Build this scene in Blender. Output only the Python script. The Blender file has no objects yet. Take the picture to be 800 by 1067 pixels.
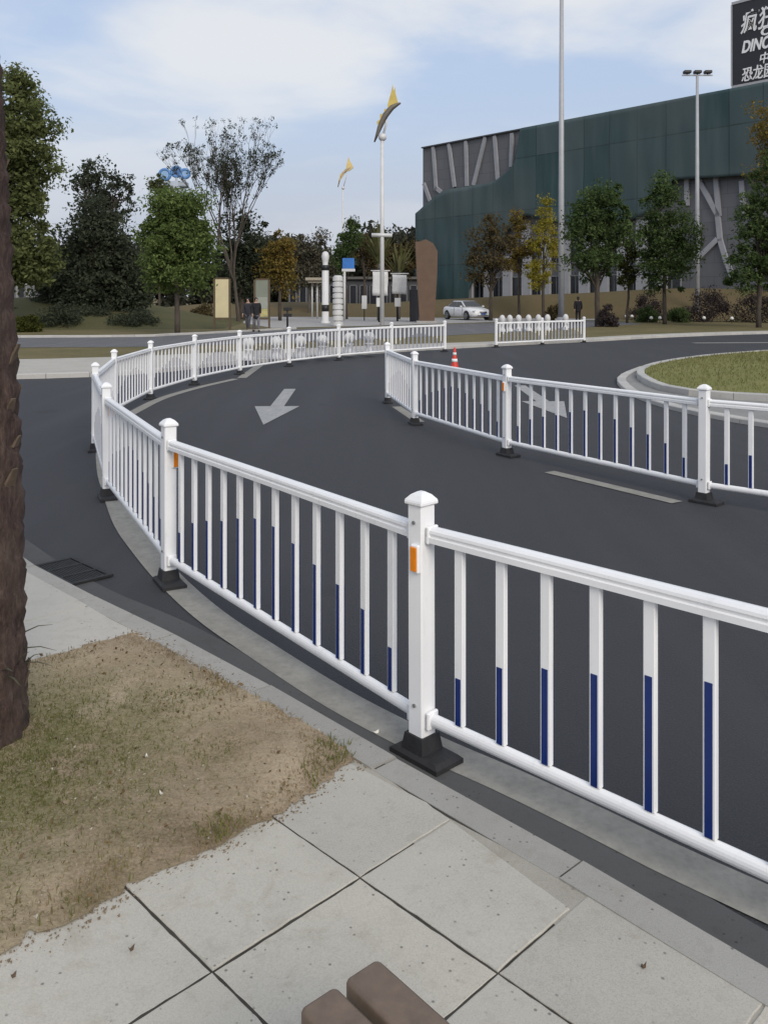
import bpy, bmesh, math, random
import numpy as np
from mathutils import Vector, Matrix, Euler

R = math.radians
PI = math.pi
random.seed(7)
scn = bpy.context.scene
COL = scn.collection

# ------------------------------------------------------------------ camera, sky, sun, exposure
HC = 1.75          # eye height above the road
F = 910.0          # focal length in photo pixels (photo is 800 x 1067)
HY = 310.0         # photo row of the horizon
cam = bpy.data.cameras.new('camera')
cam.sensor_fit = 'VERTICAL'
cam.sensor_height = 36.0
cam.lens = 36.0 * F / 1067.0
cam.shift_y = -(533.5 - HY) / 1067.0
cam.clip_start = 0.05
cam.clip_end = 4000
camo = bpy.data.objects.new('camera', cam)
camo.location = (0, 0, HC)
camo.rotation_euler = (R(90), 0, 0)
COL.objects.link(camo)
scn.camera = camo

SUN_EL, SUN_AZ = R(33), R(158)      # azimuth measured from +Y (view direction) towards +X
world = bpy.data.worlds.new('World')
scn.world = world
world.use_nodes = True
nt = world.node_tree
nt.nodes.clear()
def wn(t, **kw):
    n = nt.nodes.new(t)
    for k, v in kw.items():
        setattr(n, k, v)
    return n
wout = wn('ShaderNodeOutputWorld')
wbg = wn('ShaderNodeBackground')
wbg.inputs['Strength'].default_value = 0.10
sky = wn('ShaderNodeTexSky')
sky.sky_type = 'NISHITA'
sky.sun_disc = False
sky.sun_elevation = SUN_EL
sky.sun_rotation = SUN_AZ
sky.altitude = 50
sky.air_density = 1.2
sky.dust_density = 2.5
sky.ozone_density = 1.5
tc = wn('ShaderNodeTexCoord')
sep = wn('ShaderNodeSeparateXYZ')
nt.links.new(tc.outputs['Generated'], sep.inputs[0])
def wm(op, a, b):
    n = wn('ShaderNodeMath', operation=op)
    for i, v in enumerate((a, b)):
        if isinstance(v, (int, float)):
            n.inputs[i].default_value = v
        else:
            nt.links.new(v, n.inputs[i])
    return n.outputs[0]
zz = wm('MAXIMUM', sep.outputs['Z'], 0.0)
den = wm('ADD', zz, 0.16)
cx = wm('DIVIDE', sep.outputs['X'], den)
cy = wm('DIVIDE', sep.outputs['Y'], den)
comb = wn('ShaderNodeCombineXYZ')
nt.links.new(cx, comb.inputs[0]); nt.links.new(cy, comb.inputs[1])
cn = wn('ShaderNodeTexNoise')
cn.inputs['Scale'].default_value = 0.95
cn.inputs['Detail'].default_value = 7
cn.inputs['Roughness'].default_value = 0.52
cn.inputs['Distortion'].default_value = 0.3
cmap = wn('ShaderNodeMapping')
cmap.inputs['Location'].default_value = (10.96, 6.48, 7.2)   # drifts the clouds
nt.links.new(comb.outputs[0], cmap.inputs[0])
nt.links.new(cmap.outputs[0], cn.inputs['Vector'])
cr = wn('ShaderNodeMapRange')
cr.inputs['From Min'].default_value = 0.42
cr.inputs['From Max'].default_value = 0.62
cr.interpolation_type = 'SMOOTHSTEP'
nt.links.new(cn.outputs['Fac'], cr.inputs['Value'])
# thin high veil everywhere, thicker cloud where the noise is high
veil = wn('ShaderNodeMix', data_type='RGBA')
veil.inputs['Factor'].default_value = 0.72
nt.links.new(sky.outputs['Color'], veil.inputs['A'])
veil.inputs['B'].default_value = (4.0, 4.8, 6.4, 1)
cl = wn('ShaderNodeMix', data_type='RGBA')
cel = wn('ShaderNodeMapRange', interpolation_type='SMOOTHSTEP')
cel.inputs['From Min'].default_value = 0.03; cel.inputs['From Max'].default_value = 0.28
cel.inputs['To Min'].default_value = 0.12; cel.inputs['To Max'].default_value = 0.8
nt.links.new(zz, cel.inputs['Value'])
nt.links.new(wm('MULTIPLY', cr.outputs['Result'], cel.outputs['Result']), cl.inputs['Factor'])
hz = wn('ShaderNodeMix', data_type='RGBA')
hf = wn('ShaderNodeMapRange', interpolation_type='SMOOTHSTEP')
hf.inputs['From Min'].default_value = 0.02; hf.inputs['From Max'].default_value = 0.27
hf.inputs['To Min'].default_value = 0.95; hf.inputs['To Max'].default_value = 0.0
nt.links.new(zz, hf.inputs['Value'])
nt.links.new(hf.outputs['Result'], hz.inputs['Factor'])
nt.links.new(veil.outputs['Result'], hz.inputs['A'])
hz.inputs['B'].default_value = (4.0, 4.25, 4.85, 1)
nt.links.new(hz.outputs['Result'], cl.inputs['A'])
cl.inputs['B'].default_value = (6.3, 6.35, 6.4, 1)
nt.links.new(cl.outputs['Result'], wbg.inputs['Color'])
nt.links.new(wbg.outputs[0], wout.inputs[0])

sl = bpy.data.lights.new('sun', 'SUN')
sl.energy = 1.5
sl.angle = R(28)
sl.color = (1.0, 0.925, 0.82)
so = bpy.data.objects.new('sun', sl)
sd = Vector((math.sin(SUN_AZ) * math.cos(SUN_EL), math.cos(SUN_AZ) * math.cos(SUN_EL), math.sin(SUN_EL)))
so.rotation_euler = sd.to_track_quat('Z', 'Y').to_euler()
so.location = sd * 50
COL.objects.link(so)

scn.view_settings.view_transform = 'Standard'
scn.view_settings.look = 'None'
scn.view_settings.exposure = 0.42
scn.view_settings.gamma = 1.0
scn.view_settings.use_curve_mapping = False

# ------------------------------------------------------------------ helpers
def gp(x, y, z=0.0):
    """Where the ray through photo pixel (x, y) meets the level z: a point on the ground."""
    Y = F * (HC - z) / (y - HY)
    return ((x - 400.0) * Y / F, Y)
def at(x, y, Y):
    """Point at distance Y seen at photo pixel (x, y)."""
    return Vector(((x - 400.0) * Y / F, Y, HC - (y - HY) * Y / F))

def tag(o, label=None, cat=None, group=None, kind=None):
    if label: o['label'] = label
    if cat: o['category'] = cat
    if group: o['group'] = group
    if kind: o['kind'] = kind
    return o
def empty(name, loc, rz=0.0):
    o = bpy.data.objects.new(name, None)
    o.empty_display_size = 0.2
    o.location = loc
    o.rotation_euler = (0, 0, rz)
    COL.objects.link(o)
    return o
def link_mesh(name, me, m=None, parent=None, loc=(0, 0, 0), rz=0.0):
    o = bpy.data.objects.new(name, me)
    COL.objects.link(o)
    if m is not None and len(me.materials) == 0:
        for q in (m if isinstance(m, (list, tuple)) else [m]):
            me.materials.append(q)
    if parent is not None: o.parent = parent
    o.location = loc
    o.rotation_euler = (0, 0, rz)
    return o
def copy_tree(o, parent=None):
    c = o.copy(); COL.objects.link(c)
    c.parent = parent
    for ch in list(o.children): copy_tree(ch, c)
    return c

class MB:
    """collects shapes into one mesh"""
    def __init__(s): s.bm = bmesh.new(); s.mi = 0
    def _add(s, vs, fs, smooth=False):
        bv = [s.bm.verts.new(v) for v in vs]
        for f in fs:
            try:
                fa = s.bm.faces.new([bv[i] for i in f])
                fa.material_index = s.mi; fa.smooth = smooth
            except ValueError: pass
        return bv
    def box(s, c, size, rz=0.0, M=None, bev=0.0):
        hx, hy, hz = size[0] / 2, size[1] / 2, size[2] / 2
        if bev > 0:
            b = min(bev, hx * .9, hy * .9, hz * .9)
            vs = []; 
            for sx in (-1, 1):
                for sy in (-1, 1):
                    for sz in (-1, 1):
                        vs += [(sx * (hx - b), sy * (hy - b), sz * hz), (sx * (hx - b), sy * hy, sz * (hz - b)), (sx * hx, sy * (hy - b), sz * (hz - b))]
            t = bmesh.new()
            for v in vs: t.verts.new(v)
            bmesh.ops.convex_hull(t, input=t.verts)
            bmesh.ops.dissolve_limit(t, angle_limit=0.01, verts=t.verts, edges=t.edges)
            t.verts.index_update()
            vs = [v.co.copy() for v in t.verts]; fs = [[v.index for v in f.verts] for f in t.faces]
            t.free()
        else:
            vs = [Vector((x, y, z)) for x in (-hx, hx) for y in (-hy, hy) for z in (-hz, hz)]
            fs = [(0, 1, 3, 2), (4, 6, 7, 5), (0, 4, 5, 1), (2, 3, 7, 6), (0, 2, 6, 4), (1, 5, 7, 3)]
        X = Matrix.Translation(Vector(c)) @ Matrix.Rotation(rz, 4, 'Z')
        if M is not None: X = M @ X
        return s._add([X @ Vector(v) for v in vs], fs)
    def tube(s, pts, rad, n=8, cap=True, smooth=True, flat=1.0):
        pts = [Vector(p) for p in pts]
        if not hasattr(rad, '__len__'): rad = [rad] * len(pts)
        rings = []
        up = None
        for i, p in enumerate(pts):
            a = pts[max(i - 1, 0)]; b = pts[min(i + 1, len(pts) - 1)]
            d = (b - a)
            if d.length < 1e-9: d = Vector((0, 0, 1))
            d.normalize()
            if up is None:
                up = Vector((0, 0, 1)) if abs(d.z) < .9 else Vector((1, 0, 0))
            sx = d.cross(up)
            if sx.length < 1e-6: sx = d.orthogonal()
            sx.normalize(); sy = sx.cross(d).normalized(); up = sy
            rings.append([s.bm.verts.new(p + (sx * math.cos(2 * PI * k / n) + sy * math.sin(2 * PI * k / n) * flat) * rad[i]) for k in range(n)])
        for i in range(len(pts) - 1):
            for k in range(n):
                f = s.bm.faces.new([rings[i][k], rings[i][(k + 1) % n], rings[i + 1][(k + 1) % n], rings[i + 1][k]])
                f.material_index = s.mi; f.smooth = smooth
        if cap:
            for r in (list(reversed(rings[0])), rings[-1]):
                f = s.bm.faces.new(r); f.material_index = s.mi
    def lathe(s, prof, n=20, c=(0, 0, 0), smooth=True):
        c = Vector(c); rings = []
        for r, z in prof:
            if r < 1e-5: rings.append([s.bm.verts.new(c + Vector((0, 0, z)))])
            else: rings.append([s.bm.verts.new(c + Vector((r * math.cos(2 * PI * k / n), r * math.sin(2 * PI * k / n), z))) for k in range(n)])
        for a, b in zip(rings[:-1], rings[1:]):
            for k in range(n):
                k2 = (k + 1) % n
                q = [a[k % len(a)], a[k2 % len(a)], b[k2 % len(b)], b[k % len(b)]]
                u = []
                for v in q:
                    if v not in u: u.append(v)
                if len(u) > 2:
                    f = s.bm.faces.new(u); f.material_index = s.mi; f.smooth = smooth
    def prism(s, poly, z0, z1, M=None):
        n = len(poly)
        vs = [Vector((x, y, z0)) for x, y in poly] + [Vector((x, y, z1)) for x, y in poly]
        if M is not None: vs = [M @ v for v in vs]
        s._add(vs, [list(range(n))[::-1], list(range(n, 2 * n))] + [(i, (i + 1) % n, n + (i + 1) % n, n + i) for i in range(n)])
    def quad(s, a, b, c, d): s._add([a, b, c, d], [(0, 1, 2, 3)])
    def blob(s, c, r, sub=3, noise=0.0, seed=0, smooth=True):
        t = bmesh.new()
        bmesh.ops.create_icosphere(t, subdivisions=sub, radius=1.0)
        t.verts.index_update()
        rnd = random.Random(seed)
        ph = [Vector((rnd.uniform(-9, 9), rnd.uniform(-9, 9), rnd.uniform(-9, 9))) for _ in range(3)]
        vs = []
        for v in t.verts:
            k = 1.0
            if noise:
                k += noise * (math.sin(v.co.x * 3 + ph[0].x) + math.sin(v.co.y * 4 + ph[1].y) + math.sin(v.co.z * 5 + ph[2].z)) / 3
            vs.append(Vector(c) + Vector((v.co.x * r[0] * k, v.co.y * r[1] * k, v.co.z * r[2] * k)))
        s._add(vs, [[v.index for v in f.verts] for f in t.faces], smooth)
        t.free()
    def mesh(s, name, recalc=True):
        if recalc: bmesh.ops.recalc_face_normals(s.bm, faces=s.bm.faces)
        me = bpy.data.meshes.new(name)
        s.bm.to_mesh(me); s.bm.free()
        return me
    def build(s, name, m=None, parent=None, loc=(0, 0, 0), rz=0.0, recalc=True):
        return link_mesh(name, s.mesh(name, recalc), m, parent, loc, rz)

# ------------------------------------------------------------------ materials
def new_mat(name):
    m = bpy.data.materials.new(name); m.use_nodes = True
    t = m.node_tree; t.nodes.clear()
    o = t.nodes.new('ShaderNodeOutputMaterial')
    b = t.nodes.new('ShaderNodeBsdfPrincipled')
    t.links.new(b.outputs[0], o.inputs[0])
    return m, t, b, o
def nz(t, scale, detail=4, rough=.55, vec=None, dist=0.0):
    n = t.nodes.new('ShaderNodeTexNoise')
    n.inputs['Scale'].default_value = scale; n.inputs['Detail'].default_value = detail
    n.inputs['Roughness'].default_value = rough; n.inputs['Distortion'].default_value = dist
    if vec is not None: t.links.new(vec, n.inputs['Vector'])
    return n.outputs['Fac']
def ramp(t, fac, stops):
    r = t.nodes.new('ShaderNodeValToRGB')
    e = r.color_ramp.elements
    while len(e) < len(stops): e.new(0.5)
    for i, (p, c) in enumerate(stops):
        e[i].position = p; e[i].color = (c[0], c[1], c[2], 1) if hasattr(c, '__len__') else (c, c, c, 1)
    t.links.new(fac, r.inputs[0])
    return r.outputs[0]
def mixc(t, fac, a, b, mode='MIX'):
    n = t.nodes.new('ShaderNodeMix'); n.data_type = 'RGBA'; n.blend_type = mode
    for k, v in (('Factor', fac), ('A', a), ('B', b)):
        s = n.inputs[k]
        if isinstance(v, (int, float)): s.default_value = v
        elif isinstance(v, tuple): s.default_value = (*v[:3], 1)
        else: t.links.new(v, s)
    return n.outputs['Result']
def bump(t, b, h, strength=.3, dist=.01):
    n = t.nodes.new('ShaderNodeBump')
    n.inputs['Strength'].default_value = strength; n.inputs['Distance'].default_value = dist
    t.links.new(h, n.inputs['Height']); t.links.new(n.outputs[0], b.inputs['Normal'])
def ocoord(t, scale=(1, 1, 1), which='Object'):
    c = t.nodes.new('ShaderNodeTexCoord')
    m = t.nodes.new('ShaderNodeMapping'); m.inputs['Scale'].default_value = scale
    t.links.new(c.outputs[which], m.inputs[0])
    return m.outputs[0]
def wcoord(t, scale=(1, 1, 1)):
    c = t.nodes.new('ShaderNodeNewGeometry')
    m = t.nodes.new('ShaderNodeMapping'); m.inputs['Scale'].default_value = scale
    t.links.new(c.outputs['Position'], m.inputs[0])
    return m.outputs[0]
def mul(c, k): return tuple(min(1, v * k) for v in c)
def plain(name, c, rough=.5, var=.12, scale=6, spec=.5, bmp=0.0, bscale=40, metallic=0.0, coat=0.0):
    m, t, b, o = new_mat(name)
    v = wcoord(t)
    f = nz(t, scale, 5, .6, v)
    t.links.new(ramp(t, f, [(.3, mul(c, 1 - var)), (.7, mul(c, 1 + var))]), b.inputs['Base Color'])
    b.inputs['Roughness'].default_value = rough
    b.inputs['Specular IOR Level'].default_value = spec
    b.inputs['Metallic'].default_value = metallic
    b.inputs['Coat Weight'].default_value = coat
    if bmp: bump(t, b, nz(t, bscale, 4, .6, v), bmp, .01)
    return m

def asphalt_mat(name, base, warm=(1, 1, 1.06), patch=.14):
    m, t, b, o = new_mat(name)
    v = wcoord(t)
    big = nz(t, .35, 5, .6, v); mid = nz(t, 4.0, 4, .6, v)
    vo = t.nodes.new('ShaderNodeTexVoronoi'); vo.inputs['Scale'].default_value = 95
    t.links.new(v, vo.inputs['Vector'])
    fine = nz(t, 160, 3, .7, v)
    c0 = tuple(base * w for w in warm)
    a = ramp(t, big, [(.3, mul(c0, 1 - patch)), (.7, mul(c0, 1 + patch))])
    a = mixc(t, .5, a, ramp(t, mid, [(.3, mul(c0, .88)), (.75, mul(c0, 1.16))]))
    a = mixc(t, .62, a, ramp(t, fine, [(.35, mul(c0, .55)), (.55, c0), (.72, mul(c0, 2.0))]))
    # dust and tyre marks drawn along the lane
    st = nz(t, 1.0, 3, .5, wcoord(t, (2.2, .12, 1)))
    a = mixc(t, ramp(t, st, [(.50, 0.0), (.75, .45)]), a, mul(c0, 1.4))
    # small repairs and oil stains
    sp = nz(t, 1.3, 2, .4, v)
    a = mixc(t, ramp(t, sp, [(.68, 0.0), (.74, .55)]), a, mul(c0, .62))
    t.links.new(a, b.inputs['Base Color'])
    b.inputs['Roughness'].default_value = .82
    b.inputs['Specular IOR Level'].default_value = .35
    bump(t, b, vo.outputs['Distance'], .45, .004)
    return m

def concrete_mat(name, base, island=False, stain=.3):
    m, t, b, o = new_mat(name)
    v = wcoord(t)
    c = ramp(t, nz(t, 1.6, 6, .65, v), [(.25, mul(base, .80)), (.5, base), (.78, mul(base, 1.12))])
    if island:
        g = t.nodes.new('ShaderNodeNewGeometry')
        c = mixc(t, 1.0, c, ramp(t, g.outputs['Random Per Island'], [(0, .84), (.5, 1.0), (1, (1.09, 1.07, 1.02))]), 'MULTIPLY')
    gr = nz(t, 240, 2, .8, v)
    c = mixc(t, .35, c, ramp(t, gr, [(.3, mul(base, .5)), (.5, base), (.7, mul(base, 1.25))]))
    # dark pits and speckles
    vo = t.nodes.new('ShaderNodeTexVoronoi'); vo.inputs['Scale'].default_value = 38; t.links.new(v, vo.inputs['Vector'])
    pick = nz(t, 14, 2, .5, v)
    pit = t.nodes.new('ShaderNodeMath'); pit.operation = 'MULTIPLY'
    t.links.new(ramp(t, vo.outputs['Distance'], [(.10, 1.0), (.2, 0.0)]), pit.inputs[0])
    t.links.new(ramp(t, pick, [(.52, 0.0), (.60, 1.0)]), pit.inputs[1])
    c = mixc(t, pit.outputs[0], c, mul(base, .45))
    # brown grey blotches
    mo = nz(t, 17, 5, .7, v, .3)
    c = mixc(t, ramp(t, mo, [(.54, 0.0), (.68, .28)]), c, (base[0] * .66, base[1] * .63, base[2] * .56))
    bl = nz(t, 5.5, 5, .7, v, .6)
    c = mixc(t, ramp(t, bl, [(.56, 0.0), (.72, stain)]), c, (base[0] * .62, base[1] * .58, base[2] * .5))
    t.links.new(c, b.inputs['Base Color'])
    b.inputs['Roughness'].default_value = .9
    b.inputs['Specular IOR Level'].default_value = .25
    bump(t, b, mixc(t, .5, nz(t, 60, 5, .7, v), pit.outputs[0]), .35, .004)
    return m

def paint_line_mat(name, c, wear=.55):
    m, t, b, o = new_mat(name)
    v = wcoord(t)
    base = ramp(t, nz(t, 6, 5, .65, v), [(.3, mul(c, .8)), (.7, mul(c, 1.12))])
    w = nz(t, 26, 6, .75, v)
    col = mixc(t, ramp(t, w, [(.46, 0.0), (.62, wear)]), base, (.09, .09, .095))
    t.links.new(col, b.inputs['Base Color'])
    b.inputs['Roughness'].default_value = .8
    return m

def grass_mat(name, dry, green, soil, fine=60):
    m, t, b, o = new_mat(name)
    v = wcoord(t)
    a = ramp(t, nz(t, .45, 6, .65, v), [(.36, dry), (.62, green)])
    a = mixc(t, ramp(t, nz(t, 2.2, 6, .7, v), [(.5, 0.0), (.72, .7)]), a, soil)
    a = mixc(t, .45, a, ramp(t, nz(t, fine, 4, .8, v), [(.3, mul(green, .5)), (.5, dry), (.7, mul(dry, 1.4))]))
    t.links.new(a, b.inputs['Base Color'])
    b.inputs['Roughness'].default_value = .95
    b.inputs['Specular IOR Level'].default_value = .15
    bump(t, b, nz(t, fine, 5, .8, v), .6, .02)
    return m

def leaf_mat(name, c1, c2, trans=.35, tint=None):
    m, t, b, o = new_mat(name)
    t.nodes.remove(b)
    g = t.nodes.new('ShaderNodeNewGeometry')
    c = ramp(t, g.outputs['Random Per Island'], [(0, c1), (.55, tuple((x + y) / 2 for x, y in zip(c1, c2))), (1, c2)])
    clump = nz(t, .8, 3, .6, wcoord(t))
    c = mixc(t, ramp(t, clump, [(.4, 0.0), (.62, .6)]), c, tint or mul(c1, .75))
    d = t.nodes.new('ShaderNodeBsdfDiffuse'); tr = t.nodes.new('ShaderNodeBsdfTranslucent'); mx = t.nodes.new('ShaderNodeMixShader')
    mx.inputs[0].default_value = trans
    t.links.new(c, d.inputs[0]); t.links.new(c, tr.inputs[0])
    t.links.new(d.outputs[0], mx.inputs[1]); t.links.new(tr.outputs[0], mx.inputs[2])
    t.links.new(mx.outputs[0], o.inputs[0])
    return m

def bark_mat(name, c, sc=9):
    m, t, b, o = new_mat(name)
    v = wcoord(t, (1, 1, .25))
    h = nz(t, sc, 6, .7, v)
    t.links.new(ramp(t, h, [(.3, mul(c, .5)), (.55, c), (.75, mul(c, 1.5))]), b.inputs['Base Color'])
    b.inputs['Roughness'].default_value = .95
    bump(t, b, h, .8, .04)
    return m

def white_paint_mat():
    m, t, b, o = new_mat('white_plastic')
    v = wcoord(t)
    c = ramp(t, nz(t, 3, 5, .6, v), [(.3, (.80, .80, .81)), (.7, (.88, .88, .88))])
    # road grime, denser low down on the posts where the tyres throw it
    dirt = nz(t, 22, 6, .7, wcoord(t, (1, 1, .35)))
    c = mixc(t, ramp(t, dirt, [(.56, 0.0), (.78, .28)]), c, (.45, .44, .42))
    t.links.new(c, b.inputs['Base Color'])
    b.inputs['Roughness'].default_value = .38
    b.inputs['Specular IOR Level'].default_value = .5
    return m

M = {}
M['asphalt'] = asphalt_mat('asphalt', .043, (.97, 1, 1.12))
M['asphalt_old'] = asphalt_mat('asphalt_old', .085, (1, 1, 1.0))
M['asphalt_far'] = asphalt_mat('asphalt_far', .125, (1, 1, 1.05))
M['tile'] = concrete_mat('paving_concrete', (.45, .43, .38), True, .42)
M['slab'] = concrete_mat('slab_concrete', (.46, .44, .395), False, .2)
M['joint'] = plain('joint_dirt', (.045, .04, .032), .95, .3, 20)
M['kerb'] = concrete_mat('kerb_stone', (.345, .335, .31), True, .35)
M['kerb_pale'] = concrete_mat('kerb_pale', (.46, .45, .43), True, .2)
M['mortar'] = concrete_mat('mortar', (.35, .33, .285), False, .4)
M['gutter'] = concrete_mat('gutter_concrete', (.088, .089, .09), False, .3)
M['apron'] = concrete_mat('apron_concrete', (.26, .255, .245), False, .3)
M['plaza'] = concrete_mat('plaza_paving', (.36, .35, .34), False, .2)
M['pave_far'] = concrete_mat('footpath_concrete', (.42, .40, .36), False, .2)
M['line'] = paint_line_mat('lane_paint', (.275, .265, .235), .25)
M['line2'] = paint_line_mat('arrow_paint', (.34, .34, .335), .3)
M['verge'] = grass_mat('verge_grass', (.165, .135, .07), (.085, .088, .034), (.20, .16, .095), 25)
M['island'] = grass_mat('island_grass', (.21, .205, .08), (.145, .16, .048), (.24, .21, .10), 40)
M['white'] = white_paint_mat()
M['blue'] = plain('blue_film', (.005, .024, .15), .35, .15, 8)
M['rubber'] = plain('black_rubber', (.018, .018, .02), .75, .3, 14, bmp=.3, bscale=60)
M['orange'] = plain('orange_reflector', (.82, .24, .012), .25, .1, 60)
M['bolt'] = plain('dull_steel', (.35, .36, .37), .4, .2, 30, metallic=.7)
M['iron'] = plain('cast_iron', (.016, .016, .017), .7, .35, 18, bmp=.4, bscale=60)
M['bark'] = bark_mat('bark', (.075, .06, .047))
M['bark_grey'] = bark_mat('bark_grey', (.13, .115, .10))
M['black'] = plain('black_paint', (.012, .012, .014), .5, .3)
M['dark'] = plain('dark_cloth', (.014, .014, .018), .9, .3)

# ------------------------------------------------------------------ curves used by the ground
def catmull(pts, n=8, closed=False):
    P = [Vector((p[0], p[1])) for p in pts]
    out = []
    N = len(P)
    for i in range(N if closed else N - 1):
        if closed: p0, p1, p2, p3 = P[(i - 1) % N], P[i], P[(i + 1) % N], P[(i + 2) % N]
        else: p0, p1, p2, p3 = P[max(i - 1, 0)], P[i], P[i + 1], P[min(i + 2, N - 1)]
        for k in range(n):
            u = k / n
            out.append(.5 * ((2 * p1) + (p2 - p0) * u + (2 * p0 - 5 * p1 + 4 * p2 - p3) * u * u + (3 * p1 - p0 - 3 * p2 + p3) * u ** 3))
    if not closed: out.append(P[-1])
    return out
def offset(line, d, closed=False):
    """moves a polyline to its left by d"""
    out = []
    N = len(line)
    for i in range(N):
        a = line[(i - 1) % N] if closed else line[max(i - 1, 0)]
        b = line[(i + 1) % N] if closed else line[min(i + 1, N - 1)]
        t = (b - a).normalized()
        out.append(line[i] + Vector((-t.y, t.x)) * d)
    return out
def resample(line, step):
    cum = [0.0]
    for a, b in zip(line[:-1], line[1:]): cum.append(cum[-1] + (b - a).length)
    n = max(1, int(cum[-1] / step)); out = []; k = 0
    for i in range(n + 1):
        d = cum[-1] * i / n
        while k < len(line) - 2 and cum[k + 1] < d: k += 1
        L = cum[k + 1] - cum[k]
        out.append(line[k].lerp(line[k + 1], min(1, max(0, (d - cum[k]) / L)) if L > 1e-9 else 0))
    return out
def strip_sheet(name, a, b, z, m, **kw):
    mb = MB()
    va = [mb.bm.verts.new((p.x, p.y, z)) for p in a]; vb = [mb.bm.verts.new((p.x, p.y, z)) for p in b]
    for i in range(len(va) - 1): mb.bm.faces.new((va[i], va[i + 1], vb[i + 1], vb[i]))
    o = mb.build(name, m)
    for f in o.data.polygons: pass
    return o
def flat_poly(name, poly, z, m, side=0.0, kind='structure', parent=None):
    mb = MB()
    if side: mb.prism([(p[0], p[1]) for p in poly], z - side, z)
    else: mb._add([(p[0], p[1], z) for p in poly], [list(range(len(poly)))])
    o = mb.build(name, m, parent)
    if not side and o.data.polygons[0].normal.z < 0: o.data.flip_normals()
    if kind: tag(o, kind=kind)
    return o
def kerb_blocks(name, line, width, z0, z1, m, L=.75, gap=.005, left=True):
    """separate kerb stones laid along a line; width goes to the left of the line"""
    mb = MB()
    pts = resample(line, L)
    w = width if left else -width
    off = offset(pts, w)
    for i in range(len(pts) - 1):
        t = (pts[i + 1] - pts[i]).normalized() * gap
        q = [pts[i] + t, pts[i + 1] - t, off[i + 1] - t, off[i] + t]
        c = .012
        n = (off[i] - pts[i]).normalized() * c
        dz = random.uniform(-.003, .003)
        vs = [(q[0].x, q[0].y, z0), (q[1].x, q[1].y, z0), (q[2].x, q[2].y, z0), (q[3].x, q[3].y, z0),
              (q[0].x, q[0].y, z1 - c), (q[1].x, q[1].y, z1 - c), (q[2].x, q[2].y, z1 - .003), (q[3].x, q[3].y, z1 - .003)]
        t0 = [Vector((q[0].x + n.x, q[0].y + n.y)), Vector((q[1].x + n.x, q[1].y + n.y)), q[2], q[3]]
        vs += [(p.x, p.y, z1 + dz) for p in t0]
        mb._add([Vector(v) for v in vs], [(0, 3, 2, 1), (0, 1, 5, 4), (1, 2, 6, 5), (2, 3, 7, 6), (3, 0, 4, 7), (4, 5, 9, 8), (5, 6, 10, 9), (6, 7, 11, 10), (7, 4, 8, 11), (8, 9, 10, 11)])
    return tag(mb.build(name, m), kind='structure')

# ------------------------------------------------------------------ ground, road, verges
mb = MB()
mb._add([(-1500, -300, -.06), (1500, -300, -.06), (1500, 2500, -.06), (-1500, 2500, -.06)], [(0, 1, 2, 3)])
tag(mb.build('ground', M['verge']), kind='structure')
mb = MB()
mb._add([(-90, -40, 0), (90, -40, 0), (90, 60, 0), (-90, 60, 0)], [(0, 1, 2, 3)])
tag(mb.build('road', M['asphalt']), kind='structure')

# far edge of the road: the kerb line seen beyond the white fences, from left to right
far_edge = catmull([(-90, 16.0), (-30, 17.4), (-12, 18.2), (-7.2, 18.9), (-5.3, 20.2), (-4.2, 22.3), (-2.6, 24.3), (-.6, 26.8), (1.7, 29.2), (4.2, 31.4),
                    (7.9, 34.3), (12.5, 38.3), (18.5, 42.0), (30, 47.0), (60, 55), (90, 58)], 8)
verge_poly = [(p.x, p.y) for p in offset(far_edge, .14)] + [(300, 60), (300, 420), (-300, 420), (-300, 16)]
flat_poly('verge', verge_poly, .10, M['verge'], .14)
kerb_blocks('far_kerb', far_edge, .14, -.05, .108, M['kerb_pale'], .9)
# pale footpath behind that kerb; wide on the left, narrow on the right
fp_in = offset(far_edge, .145)
fp_out = catmull([(-90, 21.2), (-30, 22.4), (-12, 23.1), (-8.2, 23.9), (-6.4, 25.0), (-4.6, 26.6), (-2.6, 28.3), (-.6, 29.8), (1.4, 31.2), (3.9, 32.6),
                  (7.5, 35.2), (12.0, 39.2), (18.1, 42.9), (29.8, 47.9), (60, 56), (90, 59)], 8)
tag(strip_sheet('footpath', fp_in, fp_out, .104, M['pave_far']), kind='structure')
# the second, lighter road further back on the left and the plaza it runs into
r2a = catmull([(-90, 27.4), (-30, 28.4), (-11, 28.8), (-6.5, 30.0), (-2.5, 33.0), (1.5, 36.5), (6, 41.5), (11, 48), (16, 54)], 8)
r2b = catmull([(-90, 34.0), (-30, 35.0), (-12, 36.0), (-9.0, 38), (-7.0, 41), (-4.0, 46), (2, 52), (9, 58), (16, 63)], 8)
tag(strip_sheet('back_road', r2a, r2b, .108, M['asphalt_far']), kind='structure')
kerb_blocks('back_kerb', list(reversed(r2b[:40])), .16, .09, .20, M['kerb_pale'], .9, left=False)
flat_poly('plaza', [(-6, 47), (-1, 50.5), (9, 60), (18, 66), (10, 74), (-12, 74), (-9, 56)], .112, M['plaza'])

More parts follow.
